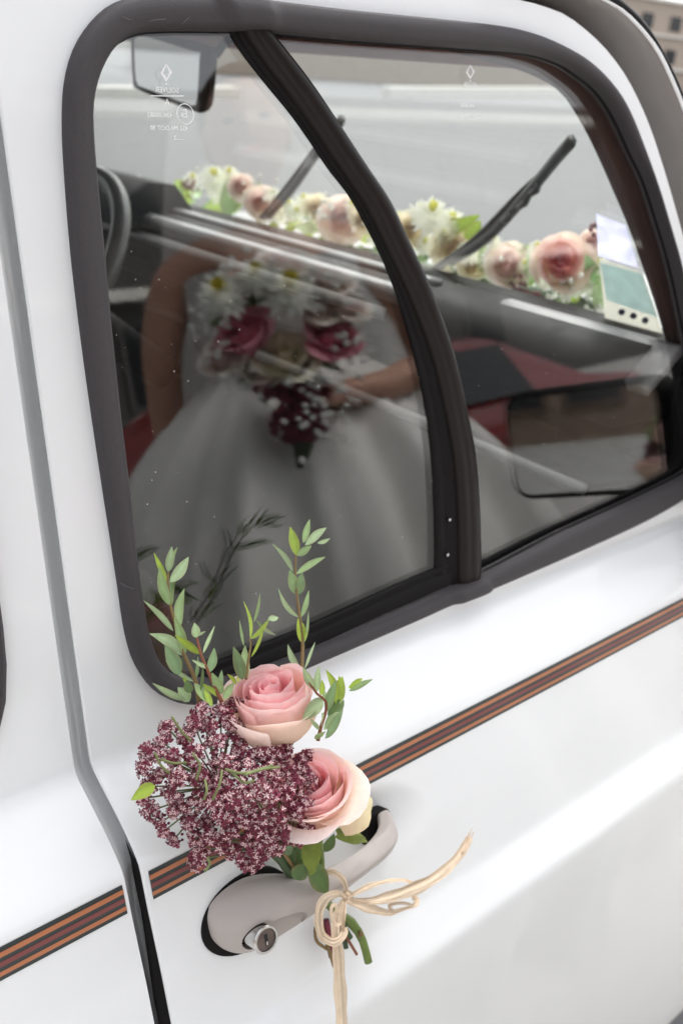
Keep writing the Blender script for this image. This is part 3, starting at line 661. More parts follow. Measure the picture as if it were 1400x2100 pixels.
# ------------------------------------------------------------------ flower posy on the handle
def frame(axis, roll=0.):
    a = unit(axis); x = unit(np.cross([0.13, .31, .94], a)); y = np.cross(a, x)
    c, s = math.cos(roll), math.sin(roll); return np.array([c*x+s*y, -s*x+c*y, a])
INNER, MID, EDGE, CREAM = np.array([.97, .46, .52]), np.array([.97, .70, .69]), np.array([.98, .87, .84]), np.array([.97, .86, .63])
def rose(root, base, axis, size=1., roll=0., nseed=0, whorls=None, open_=1., mat_=None, inner=INNER, mid=MID, edge=EDGE, cream=CREAM, parts=True, res=(9, 11)):
    """petals one by one: bud spiral in the middle, cupped whorls round it"""
    rg = np.random.RandomState(100+nseed); Fm = frame(axis, roll)
    W = whorls or [(.0030, .0425, 3, .0, 2.3), (.0068, .0440, 3, .0, 1.9), (.0112, .0450, 3, .03, 1.65), (.0156, .0448, 3, .08, 1.55), (.0198, .0440, 4, .16, 1.25), (.0236, .0420, 5, .30, 1.10), (.0262, .0380, 4, .46, 1.10)]
    ph = rg.rand()*6; out = []
    for k, (R, H, n, flare, half) in enumerate(W):
        for i in range(n):
            ph += 2*math.pi/n if i else 2.4
            nt, ns = res; V = []; Cc = []; kk = k/(len(W)-1)
            wob, wob2, tw = rg.rand()*6, rg.rand()*6, rg.normal(0, .06); hh = H*(1+rg.normal(0, .018)); fl = flare*(1+rg.normal(0, .3))*open_
            lean = rg.normal(0, .0007); tl = rg.normal(0, .045)*(.4+.6*kk); hh *= 1+rg.normal(0, .03)
            for a in range(nt):
                t = a/(nt-1)
                for b in range(ns):
                    s = -1+2*b/(ns-1)
                    te = t*(1-.16*abs(s)**2.6*(.4+.6*kk)-.02*math.sin(3*s+wob)*t)
                    wid = half*min(1, (.28+1.15*te**.75))*(1-.12*te**6)
                    r = R*(1-(1-min(1, te*1.25))**2.1)**.62 if te < .8 else R
                    r = max(r, .0008)+R*.19*s*(1 if k < 5 else .5)+lean+tl*hh*te
                    r -= R*.10*max(0, te-.55)*(1-kk)*2
                    r += fl*.022*max(0, te-.72)**1.5*6.0*(1+.25*math.sin(2.3*s+wob))
                    z = hh*te-fl*.034*max(0, te-.80)**1.6*6.0*(.7+.5*abs(s)) + .0007*math.sin(5*s+wob2)*te*(.3+kk)+.00035*math.sin(17*s+wob)*te**6
                    an = ph+s*wid+tw*t
                    V.append(np.array([r*math.cos(an), r*math.sin(an), z]))
                    e = np.clip((te-.86)/.14, 0, 1)*.55+np.clip(abs(s)-.75, 0, .25)*1.2
                    c = inner*(1-kk)+mid*kk
                    c = c*(1-.75*kk**2.5*(1-te)**.6)+cream*.75*kk**2.5*(1-te)**.6 if kk > .3 else c
                    if kk > .8: c = c*.66+(cream if (i % 2) else edge)*.34
                    c = c*(1-np.clip(e, 0, .8))+edge*np.clip(e, 0, .8)
                    Cc.append(c)
            V = np.array(V)*size@Fm+base
            f = grid_faces(nt, ns)
            if parts: o = mk('petal', V, f, mat_ or M['petal'], root, True, None, np.array(Cc)); 
            else: out.append((V, f, Cc))
    return out
def loose_petal(root, pts_base, pts_tip, halfw, col0, col1, bow=.004, curl=.006, n=9, name='petal', m=None, fold=0., nrm=None):
    A, B = np.array(pts_base), np.array(pts_tip); ax = B-A; L = np.linalg.norm(ax); ax = ax/L
    N = unit((EYE-A) if nrm is None else nrm); N = unit(N-ax*(N@ax)); S = np.cross(ax, N); V = []; Cc = []
    for i in range(n):
        t = i/(n-1); w = halfw*(math.sin(math.pi*min(1, (.16+.84*t)))**.55 if t < .97 else .42)
        for j in range(7):
            s = -1+j/3; p = A+ax*L*t*(1-.10*abs(s)**2*(t > .5))+S*w*s+N*(bow*math.sin(math.pi*t)-curl*t*t-fold*abs(s)*w+.0012*math.sin(6*t+4*s))
            V.append(p); Cc.append(np.array(col0)*(1-t)+np.array(col1)*t)
    return mk(name, V, grid_faces(n, 7), m or M['petal'], root, True, None, np.array(Cc))
def img_axis(p0, p1, tow):
    """direction of a stem drawn from p0 to p1 in the lower door plane, leaning tow towards the onlooker"""
    a = Sl(p0, .03); d = unit(Sl(p1, .03)-a); return unit(d+tow*unit(EYE-a))
GL = np.array([.16, .20, .035])
def sepal(root, a, b, hw, col=(.20, .26, .035), nm='sepal', fold=.25, curl=.004):
    return loose_petal(root, a, b, hw, np.array(col)*.8, col, .002, curl, 9, nm, M['leaf'], fold)

b1 = Sl((566, 1522), .030); r1 = thing('rose', 'pale pink rose at the top of the posy, overlapping the window frame', 'rose', b1, 'pink roses of the posy')
rose(r1, b1, img_axis((566, 1522), (546, 1362), .36), 1.07, .4, 4, None, .35)
b2 = Sl((650, 1682), .036); r2 = thing('rose', 'pink rose with yellow outer petals beside the front end of the door handle', 'rose', b2, 'pink roses of the posy')
rose(r2, b2, img_axis((662, 1716), (616, 1548), .74), 1.02, 1.7, 2)
# the opened guard petals
loose_petal(r2, Sl((690, 1690), .040), Sl((762, 1632), .045), .0150, (.86, .66, .46), (.87, .80, .50), .004, .004)
loose_petal(r2, Sl((712, 1640), .045), Sl((742, 1582), .045), .0060, (.90, .70, .62), (.93, .80, .74), .003, .003)
sepal(r2, Sl((690, 1708), .040), Sl((762, 1728), .034), .0048); sepal(r2, Sl((636, 1718), .046), Sl((640, 1800), .047), .0066)
sepal(r1, Sl((575, 1545), .045), Sl((606, 1508), .052), .0032)
def stem(root, px, ws, rad, m, n=24, name='stem', on=Sl):
    pr = smooth_curve([tuple(p)+(w*1000,) for p, w in zip(px, ws)], n)
    return tube(name, [on((p[0], p[1]), p[2]/1000) for p in pr], rad, m, root, 8)
s2_ = stem(r2, [(650, 1684), (658, 1760), (660, 1822), (668, 1850), (690, 1872)], [.036, .030, .020, .012, .0095], .0024, M['stem'])
s1_ = stem(r1, [(572, 1530), (560, 1620), (572, 1720), (622, 1800), (680, 1862), (720, 1893), (739, 1920), (748, 1945), (755, 1974)], [.03, .022, .018, .015, .0085, .011, .015, .016, .017], [.0030]*16+[.0031, .0033, .0034, .0038, .0034, .0032, .0032, .0032], M['stem'])
tube('node', [Sl((736, 1916), .0165), Sl((744, 1918), .019)], [.0030, .0012], M['stem_brown'], s1_)

LC = [np.array([.30, .43, .19]), np.array([.36, .49, .07]), np.array([.13, .22, .07]), np.array([.40, .53, .29]), np.array([.22, .34, .16])]
def leaf_geo(a, b, hw, col, bend=0., tilt=0., nl=9, curl=0.):
    A, B = np.array(a), np.array(b); ax = B-A; L = np.linalg.norm(ax); ax /= L
    N = unit(unit(EYE-A)-.55*NWu); N = unit(N-ax*(N@ax)); S = np.cross(ax, N)
    c, s_ = math.cos(tilt), math.sin(tilt); S, N = S*c+N*s_, N*c-S*s_
    V = []; Cc = []
    for i in range(nl):
        t = i/(nl-1); w = hw*max(.03, math.sin(math.pi*t**.82)**.85) if t < 1 else 0.0002
        for j in range(5):
            s = -1+j/2.
            p = A+ax*L*t+S*(w*s+bend*L*math.sin(math.pi*t))+N*(abs(s)*w*.28-curl*L*t*t)
            V.append(p); k = 1.16 if abs(s) < .1 else 1.0
            cc = col*k
            if abs(s) > .9 and t > .2: cc = cc*.75+np.array([.36, .20, .10])*.25
            Cc.append(cc)
    return V, grid_faces(nl, 5), np.array(Cc)
def q1(x, y): return (200+x/2.154, 1050+y/2.154)
def q5(x, y): return (440+x/3.889, 1340+y/3.889)
def q6(x, y): return (560+x/4.375, 1700+y/4.375)
def sprig(label, conv, on, wfun, stempts, leaves, scale, srad, smat='stem_brown'):
    pts = [conv(*p) for p in stempts]; root = thing('eucalyptus_sprig', label, 'sprig', on(pts[0], wfun(pts[0])), 'eucalyptus sprigs of the posy')
    pr = smooth_curve(pts, 26)
    tube('stem', [on(p, wfun(p)) for p in pr], np.linspace(srad, srad*.5, 26), M[smat], root, 7)
    for (a, b, hw, col) in leaves:
        pa, pb = conv(*a), conv(*b); dw = rng.normal(0, .0045)
        A = on(pa, wfun(pa)); Bp = on(pb, wfun(pb)+dw+.001)
        cc = LC[col]*(1+rng.normal(0, .10)); 
        v, f, c = leaf_geo(A, Bp, hw/scale*3.05e-4*1.04, cc, rng.normal(0, .05), rng.normal(0, .42), 10, rng.normal(.04, .05))
        mk('leaf', v, f, M['leaf'], root, True, None, c)
    return root
lin = lambda y0, w0, y1, w1: (lambda p: w0+(w1-w0)*np.clip((p[1]-y0)/(y1-y0), -.2, 1.2))
sprig('grey green leafy sprig standing tall at the left in the corner of the window', q1, Wn, lin(1130, .014, 1440, .056),
      [(450, 850), (430, 740), (385, 640), (365, 590), (345, 500), (325, 430), (318, 380), (310, 320), (312, 265)],
      [((312, 265), (328, 153), 19, 3), ((330, 240), (352, 155), 10, 0), ((318, 310), (405, 198), 27, 3), ((308, 318), (250, 183), 13, 1), ((320, 415), (270, 246), 29, 0), ((328, 415), (357, 268), 18, 0), ((365, 508), (383, 343), 21, 0), ((335, 527), (203, 395), 17, 3),
       ((385, 635), (335, 465), 25, 0), ((378, 634), (230, 538), 26, 3), ((452, 628), (345, 548), 17, 1), ((360, 722), (300, 588), 31, 4), ((370, 710), (372, 640), 9, 2), ((425, 750), (300, 658), 10, 3), ((388, 832), (250, 776), 18, 3), ((405, 838), (353, 775), 27, 3), ((430, 745), (445, 640), 10, 4), ((400, 770), (372, 725), 9, 1)], 2.154, .0016)
sprig('small branching sprig with a pale bud between the two tall sprigs', q1, Wn, lin(1290, .050, 1440, .068),
      [(548, 840), (515, 770), (490, 710), (460, 640), (438, 556)],
      [((436, 556), (428, 490), 20, 3), ((442, 548), (424, 500), 12, 1), ((440, 540), (480, 530), 10, 3), ((466, 625), (516, 504), 10, 3), ((490, 712), (515, 602), 20, 4), ((486, 690), (425, 655), 10, 3), ((545, 822), (455, 757), 12, 1), ((550, 805), (505, 714), 22, 0), ((546, 775), (548, 700), 11, 4), ((495, 850), (432, 752), 40, 0), ((505, 860), (470, 780), 16, 1), ((555, 830), (600, 758), 20, 0), ((410, 800), (392, 745), 20, 2), ((455, 790), (462, 690), 8, 2)], 2.154, .0014, 'stem_red')
sprig('slender sprig with narrow leaves and a reddish bud above the top rose', q1, Wn, lin(1215, .040, 1400, .062),
      [(655, 740), (668, 640), (676, 590), (672, 560)],
      [((674, 562), (652, 392), 13, 1), ((690, 488), (717, 362), 10, 0), ((646, 592), (627, 480), 7, 0), ((676, 560), (770, 470), 18, 1), ((752, 475), (800, 465), 16, 3), ((700, 480), (795, 552), 10, 3), ((678, 642), (730, 500), 9, 1), ((640, 742), (600, 600), 27, 4), ((655, 740), (655, 588), 29, 0), ((612, 762), (575, 718), 10, 1), ((618, 750), (620, 725), 9, 1)], 2.154, .0011)
sprig('tallest sprig with paired leaves rising straight above the top rose', q1, Wn, lin(1080, .020, 1370, .060),
      [(900, 720), (903, 640), (905, 580), (893, 470), (880, 370), (873, 270), (876, 190)],
      [((878, 192), (853, 64), 26, 1), ((908, 137), (936, 33), 18, 0), ((916, 147), (1018, 68), 22, 3), ((970, 137), (1029, 116), 11, 3), ((880, 192), (946, 150), 20, 0), ((863, 264), (775, 143), 13, 3), ((876, 274), (1000, 200), 18, 0), ((885, 366), (848, 258), 28, 0), ((890, 364), (906, 270), 26, 4), ((888, 466), (805, 349), 12, 3), ((898, 466), (938, 344), 15, 0), ((905, 580), (888, 470), 28, 1), ((910, 580), (942, 438), 21, 0), ((890, 694), (843, 586), 16, 3), ((914, 694), (970, 577), 12, 3)], 2.154, .0015)
sprig('bushy sprig of rounded leaves sticking out right of the top rose', q5, Sl, lambda p: .066,
      [(822, 700), (850, 580), (885, 470), (890, 395), (845, 345), (812, 318), (725, 190)],
      [((985, 435), (890, 133), 44, 1), ((890, 470), (968, 215), 42, 4), ((975, 405), (1022, 190), 62, 1), ((1000, 330), (985, 180), 40, 1), ((965, 470), (1030, 372), 24, 2), ((1065, 275), (1188, 205), 32, 1), ((1068, 300), (1268, 215), 32, 0), ((900, 500), (1000, 330), 30, 2),
       ((880, 682), (1036, 443), 54, 4), ((868, 612), (1028, 450), 42, 3), ((800, 686), (884, 622), 26, 0), ((838, 614), (760, 520), 20, 3), ((850, 565), (860, 480), 46, 3), ((862, 358), (698, 537), 58, 3), ((812, 310), (832, 105), 30, 3), ((848, 335), (852, 215), 28, 1), ((800, 292), (703, 118), 40, 3), ((870, 380), (875, 290), 22, 0)], 3.889, .0013, 'stem_red')
# leaves and cut stems behind the handle bar
def posy_leaf(label, a, b, hw, col, wa, wb):
    A, B = Sl(q6(*a), wa), Sl(q6(*b), wb); v, f, c = leaf_geo(A, B, hw/4.375*4.2e-4, LC[col]*.85, .02, rng.normal(0, .2), 11, .03)
    o = mk('rose_leaf', v, f, M['leaf'], None, True, None, c); return tag(o, label, 'leaf', 'loose leaves of the posy')
posy_leaf('dark green rose leaf folded over the top of the handle bar', (318, 300), (500, 585), 78, 2, .036, .036)
posy_leaf('dark leaf left of the light green rose stem, above the handle', (180, 450), (300, 310), 62, 2, .028, .034)
posy_leaf('small grey green leaf under the burgundy lace flower', (75, 200), (185, 150), 45, 4, .040, .044)
posy_leaf('dark green leaf behind the right side of the rose stem', (450, 210), (548, 50), 46, 2, .020, .028)
posy_leaf('little dark leaf lying along the upper edge of the handle bar', (580, 370), (758, 240), 26, 2, .014, .014)
posy_leaf('shaded leaf in the gap between handle and lace flower', (170, 110), (330, 350), 70, 2, .024, .026)
posy_leaf('small shaded leaf low in the gap next to the thick dark stem', (110, 300), (200, 190), 48, 2, .022, .026)
def cut_stem(label, px, ws, rad, m):
    P = [q6(*p) for p in px]; o = stem(None, P, ws, rad, M[m], 22, 'cut_stem'); return tag(o, label, 'stem', 'cut stems of the posy')
cut_stem('thick dark green stem running down behind the handle', [(-60, 120), (60, 260), (180, 430), (330, 600)], [.030, .024, .016, .010], .0036, 'green_dark')
cut_stem('thin brown stem beside the thick dark stem', [(60, 170), (150, 300), (200, 380), (330, 560)], [.032, .028, .018, .010], .0012, 'stem_brown')
cut_stem('grey green cut stem end close to the raffia tail', [(560, 760), (640, 900), (690, 985)], [.010, .012, .014], .0024, 'green_dark')
cut_stem('short dark stem end peeping out right of the raffia tail', [(600, 880), (640, 1010), (655, 1075)], [.010, .011, .012], .0019, 'green_dark')
cut_stem('thin red stem end pointing down right below the bow', [(600, 880), (660, 980), (750, 1130)], [.012, .014, .015], .0011, 'stem_red')
cut_stem('thin yellow stem curling in a loop left of the raffia tail', [(420, 800), (378, 900), (392, 1010), (480, 1082)], [.012, .013, .013, .012], .0012, 'stem_brown')
cut_stem('thin yellow stem running straight down left of the raffia tail', [(440, 880), (480, 1030), (520, 1150), (545, 1235)], [.012, .013, .013, .012], .0014, 'stem_brown')
cut_stem('purple stem end between the yellow stem and the raffia tail', [(470, 820), (500, 1000), (530, 1150)], [.010, .011, .011], .0028, 'burg')

# ---- burgundy lace flowers
def floret(b, c, n, s, rg):
    F_ = frame(n, rg.rand()*6); mi = 0 if rg.rand() < .72 else 3
    open_ = rg.rand()
    for k in range(5):
        a = 2*math.pi*k/5+rg.normal(0, .1); d = math.cos(a)*F_[0]+math.sin(a)*F_[1]; p = -math.sin(a)*F_[0]+math.cos(a)*F_[1]; r = s*(1+rg.normal(0, .18))
        b.add([c+d*.12*r, c+d*.62*r+p*.40*r-n*.10*r, c+d*1.05*r+p*.20*r+n*.10*r, c+d*.92*r+n*.02*r, c+d*1.05*r-p*.20*r+n*.10*r, c+d*.62*r-p*.40*r-n*.10*r], [(0, 1, 2, 3), (0, 3, 4, 5)], mi)
        if open_ > .25:
            b.add([c+n*.16*r, c+d*.42*r+p*.17*r+n*.20*r, c+d*.80*r+n*.22*r, c+d*.42*r-p*.17*r+n*.20*r], [(0, 1, 2, 3)], 1)
    V, F = [], []
    if open_ < .22:
        for z, r in ((.5, .05), (.3, .32), (-.05, .4), (-.4, .15)):
            for k in range(6): V.append(c+n*z*s+(math.cos(k*1.047)*F_[0]+math.sin(k*1.047)*F_[1])*r*s)
        b.add(V, grid_faces(4, 6, True), 0)
def umbellet(root, c, n, R, nf, foot, s, rg, dome=.55):
    """one small cluster on its ray: florets on thread-thin stalks that meet at the ray's end"""
    b = MB(); n = unit(n); F_ = frame(n, rg.rand()*6); hub = c-n*R*1.15
    for k in range(nf):
        rr = R*math.sqrt((k+.5)/nf)*(1+rg.normal(0, .10)); a = k*2.39996+rg.normal(0, .25)
        p = c+(F_[0]*math.cos(a)+F_[1]*math.sin(a))*rr-n*(dome*R*(rr/R)**2+rg.normal(0, .05)*R)
        nn_ = unit(n+.75*(p-c)/R+rg.normal(0, .22, 3)); floret(b, p, nn_, s*(1+rg.normal(0, .14)), rg)
        v, f = tube_geo([hub, (hub+p)/2-n*R*.06, p-nn_*.0002], .00017, 3, False); b.add(v, f, 2)
    for k in range(int(nf*.8)):                           # shut buds lower down
        rr = R*math.sqrt(rg.rand()); a = rg.rand()*6.28; p = c+(F_[0]*math.cos(a)+F_[1]*math.sin(a))*rr-n*(dome*R*(rr/R)**2+s*rg.uniform(1.2, 3.0))
        v = [p+s*.62*np.array(q) for q in ((1, 0, 0), (-1, 0, 0), (0, 1, 0), (0, -1, 0), (0, 0, 1), (0, 0, -1))]
        b.add(v, [(0, 2, 4), (2, 1, 4), (1, 3, 4), (3, 0, 4), (2, 0, 5), (1, 2, 5), (3, 1, 5), (0, 3, 5)], 0)
    for k in range(4):                                   # green bracts under the cluster
        a = rg.rand()*6.28; d = F_[0]*math.cos(a)+F_[1]*math.sin(a); w = np.cross(n, d)*.0005; t = hub+d*R*.75+n*R*rg.uniform(0, .5)
        b.add([hub-w, hub+w, t], [(0, 1, 2)], 2)
    v, f = tube_geo([foot, (foot+hub)/2+n*.002, hub], .00055, 5, False); b.add(v, f, 2)
    return b.build('umbellet', [M['burg'], M['star'], M['lacegreen'], M['burg_light']], root)
rg = np.random.RandomState(5)
def spt(px, w): return Sl(px, w)
footA = spt((452, 1612), .020)
la = thing('lace_flower', 'loose burgundy lace flower spreading to the left below the window corner', 'lace flower', footA, 'burgundy lace flowers of the posy')
UA = [(408, 1452, 26), (392, 1478, 24), (338, 1488, 24), (330, 1520, 22), (322, 1545, 18), (425, 1486, 26), (455, 1452, 26), (480, 1438, 24), (505, 1440, 24), (508, 1470, 20), (470, 1475, 26), (440, 1520, 28), (488, 1510, 26), (380, 1508, 24), (392, 1545, 26), (350, 1552, 20), (300, 1540, 26), (292, 1572, 22), (318, 1590, 22), (296, 1612, 22), (300, 1668, 26), (322, 1690, 18), (290, 1640, 16), (360, 1590, 26), (345, 1625, 26), (370, 1650, 24), (352, 1668, 18), (332, 1710, 14), (350, 1726, 18), (402, 1590, 28), (450, 1560, 28), (500, 1545, 26), (430, 1610, 24), (410, 1640, 26), (440, 1648, 22), (385, 1690, 26), (418, 1690, 24), (480, 1575, 24)]
cA = spt((425, 1575), .045)
for x, y, r in UA:
    d = math.hypot(x-440, y-1580)/150; c = spt((x, y), .050-.018*d*d+rg.normal(0, .003))
    umbellet(la, c, unit(unit(EYE-c)*.75+unit(c-footA)*1.0+rg.normal(0, .12, 3)), r*3.05e-4*.80, int(r*.80), footA, .00205, rg)
footB = spt((600, 1735), .022)
lb = thing('lace_flower', 'dense burgundy lace flower facing the viewer, hanging over the rear end of the handle', 'lace flower', footB, 'burgundy lace flowers of the posy')
UB = []
for ix in range(-5, 6):
    for iy in range(-4, 5):
        x = 548+ix*36+(18 if iy % 2 else 0)+rg.normal(0, 4); y = 1640+iy*31+rg.normal(0, 4)
        if ((x-548)/118)**2+((y-1640)/98)**2 < 1.0: UB.append((x, y, 21))
UB += [(402, 1770, 24), (412, 1745, 22), (395, 1722, 16), (430, 1715, 20), (452, 1735, 18), (478, 1752, 20), (500, 1770, 20), (520, 1775, 22), (528, 1752, 24), (512, 1728, 22), (548, 1745, 20), (632, 1690, 16), (655, 1668, 14), (648, 1636, 12), (628, 1600, 14), (632, 1545, 12), (615, 1560, 14), (585, 1545, 20), (545, 1548, 22), (600, 1580, 18)]
for x, y, r in UB:
    d = math.hypot((x-548)/125, (y-1645)/110); c = spt((x, y), .074-.020*d*d+rg.normal(0, .0015))
    umbellet(lb, c, unit(unit(EYE-c)*1.15+(c-spt((548, 1650), .05))*9+rg.normal(0, .10, 3)), r*2.92e-4*1.0, int(r*.52), footB, .0026, rg, .30)
for k, (pp, ws) in enumerate([([(462, 1578), (500, 1586), (560, 1570)], (.078, .080, .082)), ([(470, 1580), (500, 1605), (520, 1602)], (.076, .079, .078)), ([(418, 1640), (424, 1622), (420, 1600)], (.070, .072, .066)), ([(402, 1600), (410, 1570), (395, 1545)], (.06, .062, .06)), ([(318, 1545), (330, 1570), (352, 1590)], (.05, .05, .045)),
                              ([(330, 1558), (360, 1566), (395, 1562)], (.045, .046, .045)), ([(455, 1580), (450, 1610), (436, 1640)], (.072, .076, .070)), ([(425, 1760), (430, 1772), (420, 1788)], (.07, .07, .07)), ([(352, 1470), (372, 1500), (392, 1520)], (.05, .05, .046)), ([(500, 1590), (540, 1578), (572, 1574)], (.082, .083, .082))]):
    stem(la if k in (3, 4, 5, 8) else lb, pp, ws, .0008, M['lacegreen'], 12, 'bract')
for root, pts, ws in ((la, [(452, 1612), (500, 1690), (580, 1775), (660, 1850)], (.02, .020, .016, .009)), (lb, [(600, 1735), (630, 1790), (680, 1860)], (.022, .018, .009))):
    stem(root, pts, ws, .0019, M['stem'], 20)
lf = leaf_geo(Sl((318, 1612), .048), Sl((270, 1642), .050), .0044, LC[1], .08, .2, 10, .05)
tag(mk('eucalyptus_leaf', lf[0], lf[1], M['leaf'], None, True, None, lf[2]), 'single light green leaf poking out left of the loose lace flower', 'leaf')

# ---- raffia bow
bow = thing('raffia_bow', 'natural raffia bow with long tails tied round the door handle', 'bow', Sl((668, 1843), .036))
def ribbon(name, px, ws, wid, twist, root, n=46, creases=1., even=False, tint=1.):
    pr = smooth_curve([tuple(p)+(w*1000,) for p, w in zip(px, ws)], n)
    P = np.array([Sl((p[0], p[1]), p[2]/1000) for p in pr]); T = np.gradient(P, axis=0); T /= np.linalg.norm(T, axis=1)[:, None]
    wv = np.interp(np.linspace(0, 1, n), np.linspace(0, 1, len(wid)), wid)*3.05e-4*1.22; tw = np.interp(np.linspace(0, 1, n), np.linspace(0, 1, len(twist)), twist)
    V = []; Cc = []; m_ = 7; ph = rng.rand(m_)*6; kk = rng.normal(0, 1, m_)
    for i in range(n):
        N = unit(EYE-P[i]); N = unit(N-T[i]*(N@T[i])); S = np.cross(T[i], N); c, s = math.cos(tw[i]), math.sin(tw[i]); S, N = S*c+N*s, N*c-S*s
        for j in range(m_):
            q = -1+2*j/(m_-1); off = creases*wv[i]*(.045*kk[j]+.05*math.sin(i*.31+ph[j])+.07*math.sin(i*.13+j*1.3+ph[0]))
            V.append(P[i]+S*q*wv[i]/2*(1+.08*math.sin(i*.5+ph[0]))+N*off); g = (.90+.15*math.sin(ph[j]+j*2.1+i*.03)-.16*(abs(kk[j]) > 1.1))*tint
            Cc.append(np.array([.86, .69, .51])*g)
    V2 = V+[v-unit(EYE-v)*.00025 for v in map(np.array, V)]; k = len(V)
    f = grid_faces(n, m_); return mk(name, V, f, M['raffia'], root, False, None, np.array(Cc))
Q = lambda L: [q6(*p) for p in L]
ribbon('wrap', Q([(440, 425), (475, 392), (540, 392), (600, 432), (640, 490), (655, 560), (650, 600)]), [.016, .026, .032, .036, .038, .039, .040], [8, 10, 11, 11, 10, 8], [.5, .3, .1, 0, 0, .2], bow, 40, .5)
ribbon('wrap', Q([(655, 590), (640, 640), (600, 760), (560, 800), (520, 770)]), [.040, .038, .030, .018, .012], [9, 10, 10, 9], [0, .2, .3], bow, 26, .5)
kn = ribbon('knot', Q([(640, 640), (636, 600), (660, 575), (690, 590), (690, 630), (660, 650), (640, 630)]), [.038, .041, .043, .043, .042, .041, .040], [9, 11, 11, 10], [.4, .1, .3, .5], bow, 30, .8)
ribbon('loop', Q([(660, 620), (740, 575), (850, 520), (960, 485), (1080, 462), (1170, 462), (1235, 495), (1250, 540), (1262, 610), (1285, 660), (1240, 695), (1140, 730), (1040, 755), (930, 735), (800, 695), (700, 665), (655, 640)]), [.042, .044, .046, .048, .050, .050, .046, .040, .034, .036, .044, .048, .050, .049, .047, .044, .042], [6, 9, 11, 10, 8, 10, 14, 16, 18, 12, 8, 9, 13, 17, 18, 13, 7], [.2, .1, 0, .2, .5, .9, 1.1, .9, .5, .8, .4, .2, .2, .1, .1, .2], bow, 90, .9)
ribbon('loop', Q([(1260, 690), (1180, 670), (1100, 672), (1040, 695), (1090, 740), (1180, 715), (1250, 690)]), [.046, .047, .048, .049, .051, .050, .048], [4, 6, 7, 6, 8, 6, 4], [.4, .2, .3], bow, 40, .6)
ribbon('tail', [(712, 1846), (745, 1850), (780, 1845), (835, 1829), (880, 1808), (918, 1780), (945, 1750), (963, 1718)], [.043, .046, .050, .053, .052, .050, .047, .044], [8, 14, 20, 24, 22, 20, 18, 15], [.2, .1, .0, .1, 0, .1], bow, 60, .8)
ribbon('loop', Q([(655, 625), (600, 590), (540, 592), (475, 625), (428, 700), (408, 800), (415, 890), (445, 965), (505, 1005), (560, 1015), (610, 975), (625, 880), (630, 760), (645, 660)]), [.043, .046, .049, .050, .050, .050, .050, .049, .049, .050, .051, .050, .048, .044], [8, 13, 17, 18, 17, 16, 16, 16, 16, 15, 14, 12, 10, 7], [.2, .3, .3, .2, .1, .0, .1, .3, .6, .9, .8, .4, .2], bow, 80, 1.)
ribbon('loop', Q([(560, 670), (525, 700), (522, 780), (560, 860), (598, 855), (605, 800), (580, 730), (545, 680)]), [.050, .052, .053, .054, .054, .053, .052, .050], [6, 7, 7, 7, 6, 6, 5], [.5, .3, .3, .7, .6], bow, 44, .6)
ribbon('tail', Q([(625, 640), (590, 700), (562, 820), (560, 960), (575, 1060), (588, 1200), (592, 1312)])+[(698, 2045), (702, 2130), (706, 2260)], [.043, .046, .049, .052, .052, .050, .048, .046, .045, .044], [8, 15, 20, 22, 24, 22, 21, 22, 22, 22], [.2, .3, .2, .1, .0, .15, .1, .0], bow, 70, .7)
ribbon('wrap', Q([(440, 975), (500, 1012), (555, 1022), (610, 985), (640, 930), (635, 890)]), [.050, .0545, .0560, .0555, .053, .050], [12, 14, 14, 13, 11], [.2, .1, .1, .2], bow, 30, .6)
for k, (dx, dy) in enumerate(((7, -9), (2, -16), (-4, -7))):   # frayed end of the long tail
    ribbon('strand', [(948+dx*.2, 1748), (957+dx*.5, 1731), (965+dx, 1714+dy)], [.048, .045, .043], [5, 4, 2.2], [.2, .5, .9], bow, 12, .4)

# ------------------------------------------------------------------ flower garland along the foot of the windscreen
gc = Ws((760, 470), .10)
gar = thing('flower_garland', 'long garland of pink roses and cream blooms lying along the foot of the windscreen', 'garland', gc)
def gpx(px, d=.0): return Ws(px, .075+d)
PINK2 = dict(inner=np.array([.95, .34, .42]), mid=np.array([.95, .72, .68]), edge=np.array([.95, .80, .74]), cream=np.array([.88, .80, .58]))
PALE = dict(inner=np.array([.95, .70, .68]), mid=np.array([.95, .82, .78]), edge=np.array([.95, .85, .80]), cream=np.array([.90, .84, .66]))
CRM = dict(inner=np.array([.92, .78, .56]), mid=np.array([.94, .86, .68]), edge=np.array([.93, .88, .74]), cream=np.array([.90, .84, .62]))
WSM = [(.004, .040, 3, .0, 2.1), (.009, .041, 4, .05, 1.6), (.0145, .041, 5, .15, 1.3), (.020, .040, 5, .3, 1.1), (.0255, .037, 6, .5, 1.0)]
def grose(px, r, pal, d=0., tow=1.3, seed=0, tilt=(0, 0, 1.)):
    c = gpx(px, d); ax = unit(np.array(tilt)*.6+unit(EYE-c)*tow); sc = .93*r*np.linalg.norm(c-EYE)/FPX/.027
    geo = rose(None, c-ax*.022*sc, ax, sc, seed*1.3, 30+seed, WSM, 1., None, parts=False, res=(6, 7), **pal)
    b = MB()
    for v, f, cc in geo: b.add(v, f, 0, cc)
    return b.build('rose', M['petal_thin'], gar, True, True)
